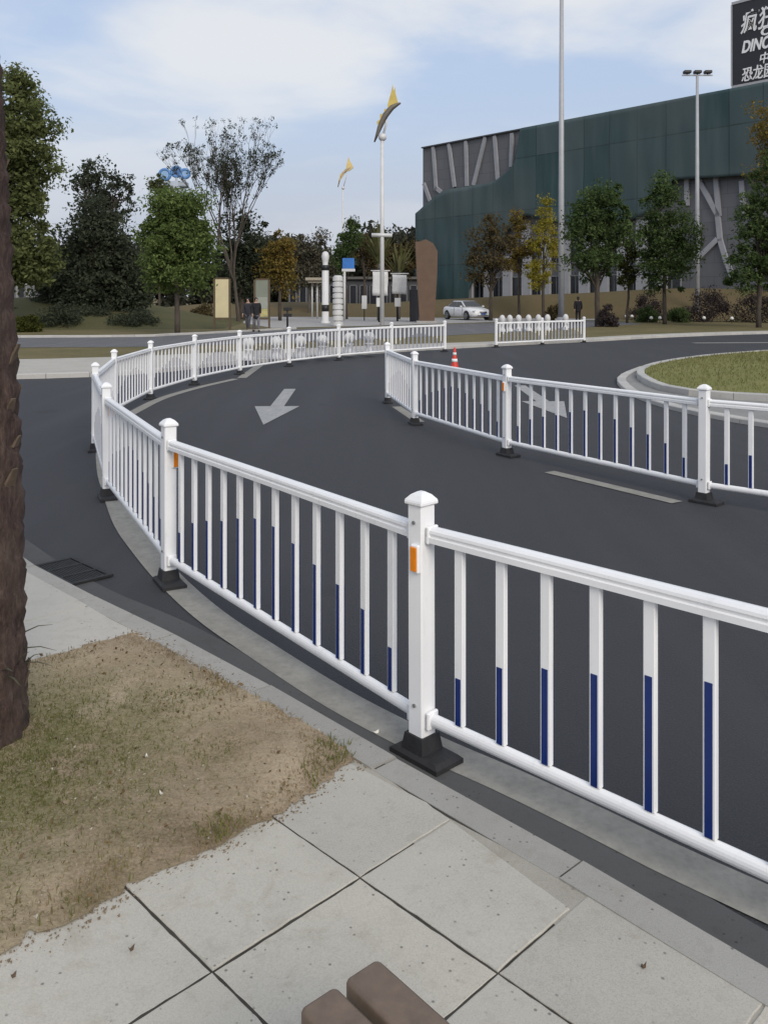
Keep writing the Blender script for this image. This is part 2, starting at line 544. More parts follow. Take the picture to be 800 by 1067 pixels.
# grass mound and the dry bank below the big building
def mound(name, cx, cy, rx, ry, h, m, rz=0.0, n=44, seed=0):
    mb = MB(); g = []
    rnd = random.Random(seed)
    a, b_ = rnd.uniform(0, 6), rnd.uniform(0, 6)
    for j in range(n + 1):
        row = []
        for i in range(n + 1):
            u, v = i / n * 2 - 1, j / n * 2 - 1
            k = max(0, 1 - u * u) ** 1.2 * max(0, 1 - v * v) ** 1.2
            z = h * k * (1 + .12 * math.sin(u * 7 + a) * math.sin(v * 6 + b_)) + (.09 if k > .001 else .06)
            x, y = u * rx, v * ry
            row.append(mb.bm.verts.new((cx + x * math.cos(rz) - y * math.sin(rz), cy + x * math.sin(rz) + y * math.cos(rz), z)))
        g.append(row)
    for j in range(n):
        for i in range(n):
            f = mb.bm.faces.new((g[j][i], g[j][i + 1], g[j + 1][i + 1], g[j + 1][i])); f.smooth = True
    return tag(mb.build(name, m), kind='structure')
M['bank'] = grass_mat('bank_grass', (.125, .095, .052), (.10, .085, .04), (.115, .085, .05), 18)
M['mound'] = grass_mat('mound_grass', (.10, .092, .045), (.062, .07, .028), (.125, .10, .06), 20)
mound('grass_mound', -22, 56, 13, 12, 1.6, M['mound'], .1, seed=3)
mound('grass_bank', 22, 72, 34, 6.5, 2.2, M['bank'], -.30, seed=5)
mound('back_bank', -9, 84, 20, 6, 1.2, M['bank'], 0, seed=8)

# ------------------------------------------------------------------ road markings
lane_px = [(800, 944), (700, 898), (620, 858), (530, 815), (440, 775), (350, 728), (270, 677), (219, 642), (180, 607), (150, 573), (130, 545), (117, 512), (110, 488),
           (110, 462), (124, 440), (143, 428), (170, 415), (207, 404), (246, 395)]
lane = [Vector(gp(x, y)) for x, y in lane_px]
lane = [lane[0] + (lane[0] - lane[1]).normalized() * .4 * k for k in range(10, 0, -1)] + lane
lane = resample(catmull(lane, 8), .12)
tag(strip_sheet('lane_marking', offset(lane, .085), offset(lane, -.085), .006, M['line']), kind='structure')
def dash(name, a, b, w, m=M['line']):
    a, b = Vector(a), Vector(b)
    n = Vector((-(b - a).y, (b - a).x)).normalized() * w / 2
    return flat_poly(name, [a + n, b + n, b - n, a - n], .006, m)
dash('dash_marking', gp(252, 394), gp(273, 379), .2)
dash('dash_marking', gp(572, 492), gp(705, 524), .14)
dash('dash_marking', gp(413, 424), gp(437, 440), .15)
dash('dash_marking', (3.3, 5.9), (4.3, 4.6), .14)
dash('dash_marking', gp(722, 357.5), gp(840, 357), .5)
def arrow(tip, tail_dir, L=4.7, hw=.36, sw=.11, hl=2.05):
    t = Vector(tip); d = Vector(tail_dir).normalized(); n = Vector((-d.y, d.x))
    pts = [t, t + d * hl + n * hw, t + d * hl + n * sw, t + d * L + n * sw, t + d * L - n * sw, t + d * hl - n * sw, t + d * hl - n * hw]
    flat_poly('arrow_marking', pts, .006, M['line2'])
arrow(gp(274.5, 443), (-.03, 1))
arrow(gp(590.5, 436), (0.01, 1))

# ------------------------------------------------------------------ roundabout island
outer = catmull([(7.3, 9.0), (5.95, 10.5), (5.1, 11.8), (4.53, 13.25), (4.37, 14.7), (4.46, 16.2), (4.9, 18.4), (5.86, 20.6), (7.2, 22.9), (9.5, 25.6), (12.5, 27.8), (18, 29.0), (24, 27), (26, 19), (20, 10.5), (12, 8)], 8, True)
inner = catmull([(9.4, 12.7), (7.8, 13.5), (6.35, 14.25), (5.5, 14.85), (5.1, 15.6), (5.08, 16.8), (5.45, 18.9), (6.45, 21.2), (8.4, 23.8), (11.4, 26.4), (14.5, 27.8), (18, 28.2), (22.6, 26), (24.4, 19), (19, 12.5), (13, 11.6)], 8, True)
def ring_sheet(name, a, b, z, m):
    mb = MB(); n = len(a)
    va = [mb.bm.verts.new((p.x, p.y, z)) for p in a]; vb = [mb.bm.verts.new((p.x, p.y, z)) for p in b]
    for i in range(n): mb.bm.faces.new((va[i], va[(i + 1) % n], vb[(i + 1) % n], vb[i]))
    return tag(mb.build(name, m), kind='structure')
o_in = offset(outer, -.2, True)
kerb_blocks('island_kerb', outer + outer[:1], .18, -.03, .07, M['kerb_pale'], .8, left=False)
i_out = offset(inner, .0, True)
ring_sheet('island_apron', offset(outer, -.175, True), inner, .045, M['apron'])
kerb_blocks('lawn_kerb', inner + inner[:1], .16, -.03, .16, M['kerb_pale'], .8, left=False)
# lawn slightly domed inside the inner kerb
def dome(name, line, z0, h, m, rings=9):
    mb = MB(); n = len(line)
    c = sum(line, Vector((0, 0))) / n
    prev = None
    for k in range(rings):
        u = k / rings
        zz_ = z0 + h * math.sin(u * PI / 2)
        cur = [mb.bm.verts.new(((p.lerp(c, u)).x, (p.lerp(c, u)).y, zz_)) for p in line]
        if prev:
            for i in range(n):
                f = mb.bm.faces.new((prev[i], prev[(i + 1) % n], cur[(i + 1) % n], cur[i])); f.smooth = True
        prev = cur
    f = mb.bm.faces.new(prev); f.smooth = True
    o = mb.build(name, m)
    return tag(o, kind='structure')
lawn_line = offset(inner, -.155, True)
dome('lawn', lawn_line, .14, .22, M['island'])

# ------------------------------------------------------------------ foreground pavement
SZ = .10
kerb_px = [(20, 577), (75, 609), (150, 642), (240, 692), (305, 724), (375, 762), (441, 807), (480, 831), (575, 879), (656, 921), (800, 1008)]
kl = [Vector(gp(x, y, SZ)) for x, y in kerb_px]
kl = [Vector((-60, 17)), Vector((-14, 12.0)), Vector((-7.5, 9.8)), Vector((-4.2, 7.6)), Vector((-3.0, 6.4))] + kl + [Vector((1.75, 1.25)), Vector((2.9, -.1)), Vector((4.6, -2.2)), Vector((9, -7)), Vector((20, -18))]
kl = catmull(kl, 6)
KW = .125
kerb_blocks('kerb', kl, KW, -.05, SZ + .003, M['kerb'], .78, left=False)
inner_k = offset(kl, -KW * .5)
base_poly = [(p.x, p.y) for p in inner_k] + [(20, -40), (-60, -40)]
flat_poly('pavement_bed', base_poly, SZ - .0028, M['joint'], .1)
tag(strip_sheet('gutter', offset(kl, .008), offset(kl, .25), .004, M['gutter']), kind='structure')

tag(strip_sheet('kerb_mortar', offset(kl, -KW * .9), offset(kl, -KW - .16), SZ - .0012, M['mortar']), kind='structure')
def inside(p, poly):
    c = False; n = len(poly)
    for i in range(n):
        a, b = poly[i], poly[(i + 1) % n]
        if (a[1] > p[1]) != (b[1] > p[1]) and p[0] < (b[0] - a[0]) * (p[1] - a[1]) / (b[1] - a[1]) + a[0]: c = not c
    return c
def clip_half(poly, a, n):
    out = []
    for i in range(len(poly)):
        p, q = poly[i], poly[(i + 1) % len(poly)]
        dp, dq = (p - a).dot(n), (q - a).dot(n)
        if dp <= 0: out.append(p)
        if (dp < 0 < dq) or (dq < 0 < dp): out.append(p.lerp(q, dp / (dp - dq)))
    return out
# paving tiles, half a metre square, laid on the diagonal
P1 = Vector(gp(375, 914, SZ)); TS = .494
ua = Vector((math.cos(R(224.6)), math.sin(R(224.6)))); ub = Vector((math.cos(R(-45.4)), math.sin(R(-45.4))))
mid_k = offset(kl, -KW * .75)
tmb = MB()
rt = random.Random(3)
for i in range(-4, 9):
    for j in range(-7, 9):
        o_ = P1 + ua * TS * i + ub * TS * j
        g = .0024
        poly = [o_ + ua * g + ub * g, o_ + ua * (TS - g) + ub * g, o_ + ua * (TS - g) + ub * (TS - g), o_ + ua * g + ub * (TS - g)]
        ctr = o_ + (ua + ub) * TS / 2
        for k in range(len(mid_k) - 1):
            a, b = mid_k[k], mid_k[k + 1]
            if ((a + b) / 2 - ctr).length < .75:
                t = (b - a).normalized(); n = Vector((-t.y, t.x))
                poly = clip_half(poly, a, n)
                if len(poly) < 3: break
        if len(poly) < 3: continue
        if not inside(ctr if len(poly) == 4 else sum(poly, Vector((0, 0))) / len(poly), base_poly): continue
        c = sum(poly, Vector((0, 0))) / len(poly)
        z = SZ + rt.uniform(-.002, .002)
        tx, ty = rt.uniform(-.004, .004), rt.uniform(-.004, .004)
        n = len(poly)
        # worn arrises: a finely broken edge line
        edge = []
        for k in range(n):
            p, q = poly[k], poly[(k + 1) % n]
            m_ = max(1, int((q - p).length / .03))
            for s in range(m_):
                e = p.lerp(q, s / m_)
                if s: e = e + (c - e).normalized() * abs(rt.gauss(0, .0016))
                edge.append(e)
        n = len(edge)
        vs = [Vector((p.x, p.y, SZ - .03)) for p in edge]
        vs += [Vector((p.x, p.y, z - .0022)) for p in edge]
        vs += [Vector((p.x + (c.x - p.x) / (c - p).length * .003, p.y + (c.y - p.y) / (c - p).length * .003, z + (p.x - c.x) * tx + (p.y - c.y) * ty)) for p in edge]
        fs = [(k, (k + 1) % n, n + (k + 1) % n, n + k) for k in range(n)] + [(n + k, n + (k + 1) % n, 2 * n + (k + 1) % n, 2 * n + k) for k in range(n)] + [list(range(2 * n, 3 * n))]
        tmb._add(vs, fs)
tag(tmb.build('pavement', M['tile']), kind='structure')

# pale concrete slab beside the palm
for slab_px in ([(-160, 560), (-40, 560), (17, 590.5), (80, 625), (91, 631.5), (0, 654.2), (-180, 690)],
                [(93, 632.8), (139, 660), (90, 674), (40, 688), (-200, 720), (-182, 692), (0, 656)]):
    flat_poly('footway_slab', [gp(x, y, SZ) for x, y in slab_px], SZ + .004, M['slab'], .05)

# bare soil with dry grass
soil_px = [(139, 659.5), (180, 681), (240, 713), (305, 745), (345, 770), (372, 789), (340, 815), (290, 848), (230, 882), (170, 908), (110, 938), (50, 972), (0, 992), (-150, 1060), (-420, 1060), (-330, 700), (-60, 716), (0, 698), (30, 690), (85, 674.5)]
soil_line = [Vector(gp(x, y, SZ)) for x, y in soil_px]
def soil_mat():
    m, t, b, o = new_mat('bare_soil')
    v = wcoord(t)
    dry, dk, gr, straw = (.365, .282, .192), (.175, .132, .086), (.14, .13, .052), (.50, .41, .285)
    c = ramp(t, nz(t, 1.7, 7, .68, v, .4), [(.34, dk), (.46, dry), (.60, straw)])
    g = mixc(t, ramp(t, nz(t, 2.6, 6, .7, wcoord(t, (1, 1, 1))), [(.52, 0.0), (.68, .65)]), c, gr)
    # greener round the palm
    geo = t.nodes.new('ShaderNodeNewGeometry')
    vm = t.nodes.new('ShaderNodeVectorMath'); vm.operation = 'DISTANCE'
    t.links.new(geo.outputs['Position'], vm.inputs[0]); vm.inputs[1].default_value = (-1.38, 3.1, .1)
    near = ramp(t, vm.outputs['Value'], [(.3, 1.0), (1.25, 0.0)])
    mm = t.nodes.new('ShaderNodeMath'); mm.operation = 'MULTIPLY'
    t.links.new(near, mm.inputs[0]); t.links.new(ramp(t, nz(t, 6, 5, .7, v), [(.33, .0), (.54, 1.0)]), mm.inputs[1])
    g = mixc(t, mm.outputs[0], g, (.125, .14, .045))
    f = nz(t, 90, 5, .8, v)
    g = mixc(t, .36, g, ramp(t, f, [(.32, mul(dk, .45)), (.5, dry), (.68, mul(straw, 1.25))]))
    cl_ = nz(t, 22, 5, .75, v)
    g = mixc(t, ramp(t, cl_, [(.55, 0.0), (.7, .5)]), g, dk)
    t.links.new(g, b.inputs['Base Color'])
    b.inputs['Roughness'].default_value = 1.0; b.inputs['Specular IOR Level'].default_value = .1
    bump(t, b, mixc(t, .5, f, cl_), .8, .02)
    return m
rs = random.Random(11)
ragged = []
for p in resample(soil_line + soil_line[:1], .035):
    ragged.append(p + Vector((rs.gauss(0, .010), rs.gauss(0, .010))))
# fill with a fine grid so the soil can heave a little
smb = MB()
xs0, xs1 = min(p.x for p in ragged), max(p.x for p in ragged); ys0, ys1 = min(p.y for p in ragged), max(p.y for p in ragged)
from mathutils import noise as mnoise
from mathutils.geometry import delaunay_2d_cdt
pts = [Vector((p.x, p.y)) for p in ragged]; nb = len(pts)
poly_t = [(p.x, p.y) for p in ragged]
st = .045
x = xs0
while x < xs1:
    y = ys0
    while y < ys1:
        q = (x + rs.uniform(-.012, .012), y + rs.uniform(-.012, .012))
        if x > -2.6 and inside(q, poly_t): pts.append(Vector(q))
        y += st
    x += st
vo_, eo_, fo_, _, _, _ = delaunay_2d_cdt(pts, [(i, (i + 1) % nb) for i in range(nb)], [], 1, 1e-5)
def soil_h(x, y):
    n = mnoise.fractal(Vector((x * 3, y * 3, 1.3)), 1.0, 2.0, 4) * .012 + mnoise.noise(Vector((x * 18, y * 18, 4))) * .005
    return n
bound = pts[:nb]
def edge_d(x, y):
    return min((b - Vector((x, y))).length for b in bound)
sv = []
for v in vo_:
    d = min(edge_d(v.x, v.y), .15) / .15
    sv.append(Vector((v.x, v.y, SZ + .004 + (.014 + soil_h(v.x, v.y)) * d)))
smb._add(sv, [f for f in fo_], True)
tag(smb.build('soil_bed', soil_mat()), kind='structure')

def leaf_mesh(name, centers, radii, per, size, seed=0, flat=.8, asp=.5, spread=None, droop=0.0):
    """leaves: small pointed faces scattered through clumps"""
    rnd = np.random.default_rng(seed)
    C = np.repeat(np.asarray(centers, float), per, axis=0); Rr = np.repeat(np.asarray(radii, float), per)
    n = len(C)
    d = rnd.normal(size=(n, 3)); d /= np.linalg.norm(d, axis=1)[:, None]
    r = rnd.uniform(0, 1, n) ** .45
    P = C + d * (r * Rr)[:, None] * np.array([1, 1, flat])
    nrm = rnd.normal(size=(n, 3)) * .75 + d * .55 + np.array([0, 0, .55])
    nrm /= np.linalg.norm(nrm, axis=1)[:, None]
    t = rnd.normal(size=(n, 3)) + np.array([0, 0, -droop]); t -= nrm * np.sum(t * nrm, axis=1)[:, None]; t /= np.linalg.norm(t, axis=1)[:, None]
    b = np.cross(nrm, t)
    s = (size * .84 * np.exp(rnd.normal(0, .36, n)).clip(.4, 1.9))[:, None]
    V = np.stack([P - t * s * .5, P + b * s * asp * .5 + nrm * s * .06, P + t * s * .5, P - b * s * asp * .5 + nrm * s * .06], axis=1).reshape(-1, 3)
    me = bpy.data.meshes.new(name)
    me.vertices.add(len(V)); me.vertices.foreach_set('co', V.ravel())
    me.loops.add(4 * n); me.loops.foreach_set('vertex_index', np.arange(4 * n, dtype=np.int32))
    me.polygons.add(n); me.polygons.foreach_set('loop_start', np.arange(0, 4 * n, 4, dtype=np.int32))
    try: me.polygons.foreach_set('loop_total', np.full(n, 4, dtype=np.int32))
    except Exception: pass
    me.update(calc_edges=True)
    return me
def blades(name, pos, h, w, m, seed=0, lean=.5, z=0.0):
    """many thin bent blades in one mesh"""
    rnd = np.random.default_rng(seed)
    pos = np.asarray(pos, float); n = len(pos)
    a = rnd.uniform(0, 2 * PI, n); hh = h * rnd.uniform(.4, 1.25, n); ww = w * rnd.uniform(.6, 1.3, n)
    ld = rnd.uniform(0, 2 * PI, n); lm = np.abs(rnd.normal(0, lean, n)) * hh
    sx, sy = np.cos(a) * ww / 2, np.sin(a) * ww / 2
    V = np.zeros((n, 5, 3))
    V[:, 0] = pos + np.c_[-sx, -sy, np.zeros(n)]; V[:, 1] = pos + np.c_[sx, sy, np.zeros(n)]
    mid = pos + np.c_[np.cos(ld) * lm * .35, np.sin(ld) * lm * .35, hh * .6]
    V[:, 2] = mid + np.c_[sx, sy, np.zeros(n)] * .8; V[:, 3] = mid - np.c_[sx, sy, np.zeros(n)] * .8
    V[:, 4] = pos + np.c_[np.cos(ld) * lm, np.sin(ld) * lm, hh * np.maximum(.35, 1 - (lm / hh) ** 2 * .3)]
    me = bpy.data.meshes.new(name)
    base = np.arange(n)[:, None] * 5
    me.from_pydata(V.reshape(-1, 3).tolist(), [], (base + np.array([0, 1, 2, 3])).tolist() + (base + np.array([3, 2, 4])).tolist())
    return link_mesh(name, me, m)
M['blade_dry'] = leaf_mat('dry_blade', (.22, .165, .085), (.34, .27, .15), .3)
M['blade_green'] = leaf_mat('green_blade', (.13, .15, .04), (.27, .26, .095), .4)
rg = random.Random(21)
dryp, grn = [], []
while len(dryp) < 15000:
    x, y = rg.uniform(-1.9, .1), rg.uniform(2.1, 4.7)
    if inside((x, y), poly_t) and (mnoise.noise(Vector((x * 4, y * 4, 9))) > rg.uniform(-.35, .5)): dryp.append((x, y, SZ + .006 + soil_h(x, y)))
while len(grn) < 20000:
    x, y = rg.uniform(-1.9, .1), rg.uniform(2.1, 4.7)
    d = math.hypot(x + 1.4, y - 3.05)
    if inside((x, y), poly_t) and (rg.random() < math.exp(-(d / .50) ** 2) or (mnoise.noise(Vector((x * 3, y * 3, 2))) > .28 and rg.random() < .3)): grn.append((x, y, SZ + .006 + soil_h(x, y)))
tag(blades('dry_grass', dryp, .018, .0028, M['blade_dry'], 1, 1.1), kind='stuff')
tag(blades('green_grass', grn, .026, .0032, M['blade_green'], 2, .8), kind='stuff')
crumb = []
while len(crumb) < 3600:
    k = rg.randrange(nb); b_ = ragged[k]
    x, y = b_.x + rg.gauss(0, .028), b_.y + rg.gauss(0, .028)
    if -1.9 < x < .2 and y > 1.9: crumb.append((x, y, SZ + .001))
def crumbs(name, pos, m, seed):
    rnd = np.random.default_rng(seed); pos = np.asarray(pos); n = len(pos)
    T4 = np.array([[1, 1, 1], [-1, -1, 1], [-1, 1, -1], [1, -1, -1]]) * .6
    s_ = np.abs(rnd.normal(0, .0028, n)) + .0012
    V = (pos[:, None, :] + T4[None] * s_[:, None, None] * rnd.uniform(.5, 1.3, (n, 4, 3))).reshape(-1, 3)
    F4 = np.array([[0, 1, 2], [0, 3, 1], [0, 2, 3], [1, 3, 2]])
    me = bpy.data.meshes.new(name); me.from_pydata(V.tolist(), [], (np.arange(n)[:, None, None] * 4 + F4).reshape(-1, 3).tolist())
    return link_mesh(name, me, m)
tag(crumbs('soil_crumbs', crumb, plain('crumb_soil', (.17, .13, .085), 1.0, .4, 60), 3), kind='stuff')
peb = []
while len(peb) < 700:
    x, y = rg.uniform(-1.9, .1), rg.uniform(2.1, 4.7)
    if inside((x, y), poly_t) and mnoise.noise(Vector((x * 2.5, y * 2.5, 7))) > rg.uniform(-.4, .3): peb.append((x, y, SZ + .018 + soil_h(x, y)))
tag(crumbs('soil_pebbles', peb, plain('pebble', (.30, .27, .22), .9, .5, 80), 8), kind='stuff')
lit = []
while len(lit) < 420:
    x, y = rg.uniform(-1.9, .1), rg.uniform(2.1, 4.7)
    if inside((x, y), poly_t) and mnoise.noise(Vector((x * 2, y * 2, 5))) > rg.uniform(-.3, .4): lit.append((x, y, SZ + .022 + soil_h(x, y)))
tag(link_mesh('leaf_litter', leaf_mesh('leaf_litter', lit, [.006] * len(lit), 1, .016, 12, .2, .5), leaf_mat('litter', (.10, .065, .035), (.28, .20, .11), .2)), kind='stuff')
lp = []
ip = [(p.x, p.y) for p in lawn_line]
cI = sum(lawn_line, Vector((0, 0))) / len(lawn_line)
while len(lp) < 26000:
    x, y = rg.uniform(5.0, 18), rg.uniform(12, 29)
    if inside((x, y), ip): lp.append((x, y, .16))
for k, (x, y, z) in enumerate(lp):
    # height of the dome below
    d = Vector((x, y)) - cI
    best = 1e9
    for p in lawn_line[::3]:
        e = p - cI
        if e.dot(d) > 0:
            s = abs(e.x * d.y - e.y * d.x) / e.length
            if s < best: best = s; L = e.length
    u = max(0, 1 - d.length / L)
    lp[k] = (x, y, .13 + .22 * math.sin(min(1, u) * PI / 2))
tag(blades('lawn_grass', lp, .07, .012, leaf_mat('lawn_blade', (.14, .145, .05), (.28, .245, .11), .3), 4, .6), kind='stuff')

# small litter: pale chips and dead leaves on the soil and road edge
def scrap(name, label, pts, m, s, group):
    for i, (x, y, z) in enumerate(pts):
        mb = MB()
        n = 6; r0 = [s * rg.uniform(.6, 1.2) for _ in range(n)]
        vs = [Vector((r0[k] * math.cos(k * PI / 3), .55 * r0[k] * math.sin(k * PI / 3), .006 * math.cos(k * 2.1) + .006)) for k in range(n)]
        vs += [v + Vector((0, 0, .003)) for v in vs]
        mb._add(vs, [list(range(n))[::-1], list(range(n, 2 * n))] + [(k, (k + 1) % n, n + (k + 1) % n, n + k) for k in range(n)])
        tag(mb.build(name, m, None, (x, y, z), rg.uniform(0, 6)), label, 'litter', group)
wchip = plain('paper_scrap', (.7, .68, .62), .8)
dleaf = plain('dead_leaf', (.09, .06, .035), .9, .4)
scrap('paper_scrap', 'tiny white paper scrap lying on the bare soil', [gp(153, 789, SZ + .02) + (SZ + .018,), gp(168, 828, SZ + .02) + (SZ + .018,)], wchip, .008, 'paper scraps on the soil')
scrap('paper_scrap', 'small white paper scrap lying in the gutter by the nearest fence post', [gp(392, 766) + (.006,)], wchip, .012, None)
scrap('dead_leaf', 'small dark dead leaf lying on the grey paving tiles', [gp(14, 1020, SZ) + (SZ + .002,), gp(137, 992, SZ) + (SZ + .002,), gp(670, 1010, SZ) + (SZ + .002,)], dleaf, .008, 'dead leaves on the tiles')

# ------------------------------------------------------------------ drain grate
def grate():
    c = [Vector(gp(x, y, .012)) for x, y in ((34, 590.5), (76, 580.5), (116, 598), (76, 611.5))]
    ctr = sum(c, Vector((0, 0))) / 4
    root = empty('drain_grate', (ctr.x, ctr.y, .004))
    u = ((c[2] - c[1]) + (c[3] - c[0])) / 2; v = ((c[1] - c[0]) + (c[2] - c[3])) / 2
    L, W = u.length, v.length
    rz = math.atan2(u.y, u.x); root.rotation_euler = (0, 0, rz)
    mb = MB(); mb.box((0, 0, .001), (L - .02, W - .02, .002)); mb.build('drain_pit', M['black'], root)
    mb = MB()
    for s in (-1, 1):
        mb.box((0, s * (W / 2 - .015), .008), (L, .03, .014)); mb.box((s * (L / 2 - .015), 0, .008), (.03, W - .062, .014))
    for k in range(1, 3): mb.box((-L / 2 + L * k / 3, 0, .008), (.022, W - .062, .013))
    mb.build('grate_frame', M['iron'], root)
    mb = MB()
    for k in range(1, 13): mb.box((0, -W / 2 + .03 + (W - .06) * k / 13, .0065), (L - .064, .011, .009))
    mb.build('grate_bars', M['iron'], root)
    tag(root, 'black cast iron drain grate set in the road beside the kerb', 'drain grate')
grate()

# ------------------------------------------------------------------ white traffic fences
PW = .075
def post_meshes():
    mb = MB(); mb.box((0, 0, .065 + .9 / 2), (PW, PW, .9), bev=.005); post = mb.mesh('post')
    mb = MB()
    h = .048
    mb.box((0, 0, .972), (.094, .094, .016), bev=.004)
    mb._add([Vector(v) for v in [(-.045, -.045, .9802), (.045, -.045, .9802), (.045, .045, .9802), (-.045, .045, .9802), (-.028, -.028, 1.0), (.028, -.028, 1.0), (.028, .028, 1.0), (-.028, .028, 1.0), (-.010, -.010, 1.011), (.010, -.010, 1.011), (.010, .010, 1.011), (-.010, .010, 1.011)]],
            [(0, 1, 5, 4), (1, 2, 6, 5), (2, 3, 7, 6), (3, 0, 4, 7), (4, 5, 9, 8), (5, 6, 10, 9), (6, 7, 11, 10), (7, 4, 8, 11), (8, 9, 10, 11), (0, 3, 2, 1)])
    cap = mb.mesh('post_cap')
    mb = MB()
    L, W = .25, .145
    # sloped slab and a flared collar round the post foot
    def frus(a0, b0, z0, a1, b1, z1):
        mb._add([Vector(v) for v in [(-a0, -b0, z0), (a0, -b0, z0), (a0, b0, z0), (-a0, b0, z0), (-a1, -b1, z1), (a1, -b1, z1), (a1, b1, z1), (-a1, b1, z1)]],
                [(0, 3, 2, 1), (0, 1, 5, 4), (1, 2, 6, 5), (2, 3, 7, 6), (3, 0, 4, 7), (4, 5, 6, 7)])
    frus(L / 2, W / 2, .004, L / 2, W / 2, .022)
    frus(L / 2, W / 2, .0222, L / 2 - .018, W / 2 - .012, .034)
    for v in mb.bm.verts: v.co.x -= .022
    frus(.056, .056, .0342, .047, .047, .092)
    base = mb.mesh('rubber_base')
    mb = MB()
    mb.box((0, 0, 0), (.004 + .012, .042, .108), bev=.005); hold = mb.mesh('reflector_holder')
    mb = MB()
    mb.box((.0095, 0, 0), (.006, .033, .092), bev=.003); refl = mb.mesh('reflector')
    return post, cap, base, hold, refl
POST, CAP, BASE, HOLD, REFL = post_meshes()
for me, m in ((POST, 'white'), (CAP, 'white'), (BASE, 'rubber'), (HOLD, 'white'), (REFL, 'orange')): me.materials.append(M[m])
mb = MB()
bmesh.ops.create_cone(mb.bm, cap_ends=True, segments=10, radius1=.0075, radius2=.006, depth=.008, matrix=Matrix.Rotation(R(90), 4, 'X'))
BOLT = mb.mesh('bolt'); BOLT.materials.append(M['bolt'])

ZT, ZB = .855, .155
BLUE = [.27, .42, .5, .56, .64, .70, .70, .64, .56, .5, .42, .27]
BAR_W, BAR_D = .040, .022
BARS = []
for k in range(6):
    mb = MB()
    h = ZT - ZB - .05
    mb.box((0, 0, ZB + .025 + h / 2), (BAR_W, BAR_D, h), bev=.003)
    mb.mi = 1
    bh = h * BLUE[k]
    for s in (-1, 1):
        mb.box((s * -.004 * -1 - .003, s * (BAR_D / 2 + .0008), ZB + .026 + bh / 2), (.024, .0016, bh - .004))
    me = mb.mesh('baluster'); me.materials.append(M['white']); me.materials.append(M['blue'])
    BARS.append(me)

def rail_mesh(L):
    mb = MB()
    def sweep(prof):
        n = len(prof); a = L / 2
        vs = [Vector((-a, y, z)) for y, z in prof] + [Vector((a, y, z)) for y, z in prof]
        bv = [mb.bm.verts.new(v) for v in vs]
        for i in range(n):
            f = mb.bm.faces.new((bv[i], bv[(i + 1) % n], bv[n + (i + 1) % n], bv[n + i])); f.smooth = False
        mb.bm.faces.new(bv[:n]); mb.bm.faces.new(bv[n:])
    t = ZT
    # top rail: round crown over a grooved channel
    top = [(.014, t - .03), (.027, t - .026), (.027, t - .006), (.021, t - .002), (.021, t + .004), (.026, t + .010), (.024, t + .020), (.016, t + .028), (0, t + .031)]
    sweep(top + [(-y, z) for y, z in reversed(top[:-1])])
    b = ZB
    bot = [(.020 * math.cos(a), b + .025 * math.sin(a)) for a in [2 * PI * k / 16 for k in range(16)]]
    sweep(bot)
    # end sockets
    for s in (-1, 1):
        for z in (t, b): mb.box((s * (L / 2 - .008), 0, z), (.016, .058, .066), bev=.004)
    return mb.mesh('rail_panel')

def fence_run(pts, label, group=None, reflectors={}, individual=99, loc0=0, jig=1, near_posts=5):
    P = [Vector((p[0], p[1], 0)) for p in pts]
    root = empty('traffic_fence', P[loc0])
    o0 = P[loc0]
    far_mb = []
    rj = random.Random(jig)
    for i, p in enumerate(P):
        a = P[max(i - 1, 0)]; b = P[min(i + 1, len(P) - 1)]
        d = (P[i] - P[i - 1]).normalized() if i else (P[1] - P[0]).normalized()
        d2 = (b - a).normalized()
        d = ((d + d2) / 2).normalized()
        rz = math.atan2(d.y, d.x)
        po = link_mesh('post', POST, None, root, p - o0, rz)
        po.rotation_euler = (R(rj.uniform(-.5, .5)), R(rj.uniform(-.5, .5)), rz)
        link_mesh('post_cap', CAP, None, po)
        link_mesh('rubber_base', BASE, None, po).rotation_euler = (0, 0, R(rj.uniform(-6, 6)))
        if i < near_posts:
            for sgn in (-1, 1):
                for zb_ in (.898, .205): link_mesh('bolt', BOLT, None, po, (0, sgn * (PW / 2 + .003), zb_))
        if i in reflectors:
            ang, off = reflectors[i]
            r = link_mesh('reflector', REFL, None, po)
            hh = HOLD
            nrm = Vector((math.cos(ang), math.sin(ang), 0))
            side = Vector((-nrm.y, nrm.x, 0))
            r.location = nrm * (PW / 2 + .009) + side * off + Vector((0, 0, .765)); r.rotation_euler = (0, 0, ang)
            h_ = link_mesh('reflector_holder', HOLD, None, po)
            h_.location = nrm * (PW / 2 + .0065) + side * off + Vector((0, 0, .765)); h_.rotation_euler = (0, 0, ang)
    for i in range(len(P) - 1):
        a, b = P[i], P[i + 1]
        d = b - a; L = d.length; rz = math.atan2(d.y, d.x)
        pan = link_mesh('rail_panel', rail_mesh(L - PW - .012), M['white'], root, (a + b) / 2 - o0, rz)
        sp = L / 13
        for k in range(12):
            me = BARS[k if k < 6 else 11 - k]
            x = -L / 2 + sp * (k + 1)
            if i < individual:
                link_mesh('baluster', me, None, pan, (x, 0, 0))
            else:
                far_mb.append((me, (a + b) / 2 - o0, rz, x))
    if far_mb:
        vs, fs, mi = [], [], []
        for me, c, rz, x in far_mb:
            X = Matrix.Translation(c) @ Matrix.Rotation(rz, 4, 'Z') @ Matrix.Translation((x, 0, 0))
            o_ = len(vs)
            vs += [X @ v.co for v in me.vertices]
            for f in me.polygons: fs.append([o_ + q for q in f.vertices]); mi.append(f.material_index)
        me = bpy.data.meshes.new('balusters'); me.from_pydata(vs, [], fs)
        me.materials.append(M['white']); me.materials.append(M['blue'])
        me.polygons.foreach_set('material_index', mi)
        tag(link_mesh('balusters', me, None, root), kind='stuff')
    tag(root, label, 'fence', group)
    return root

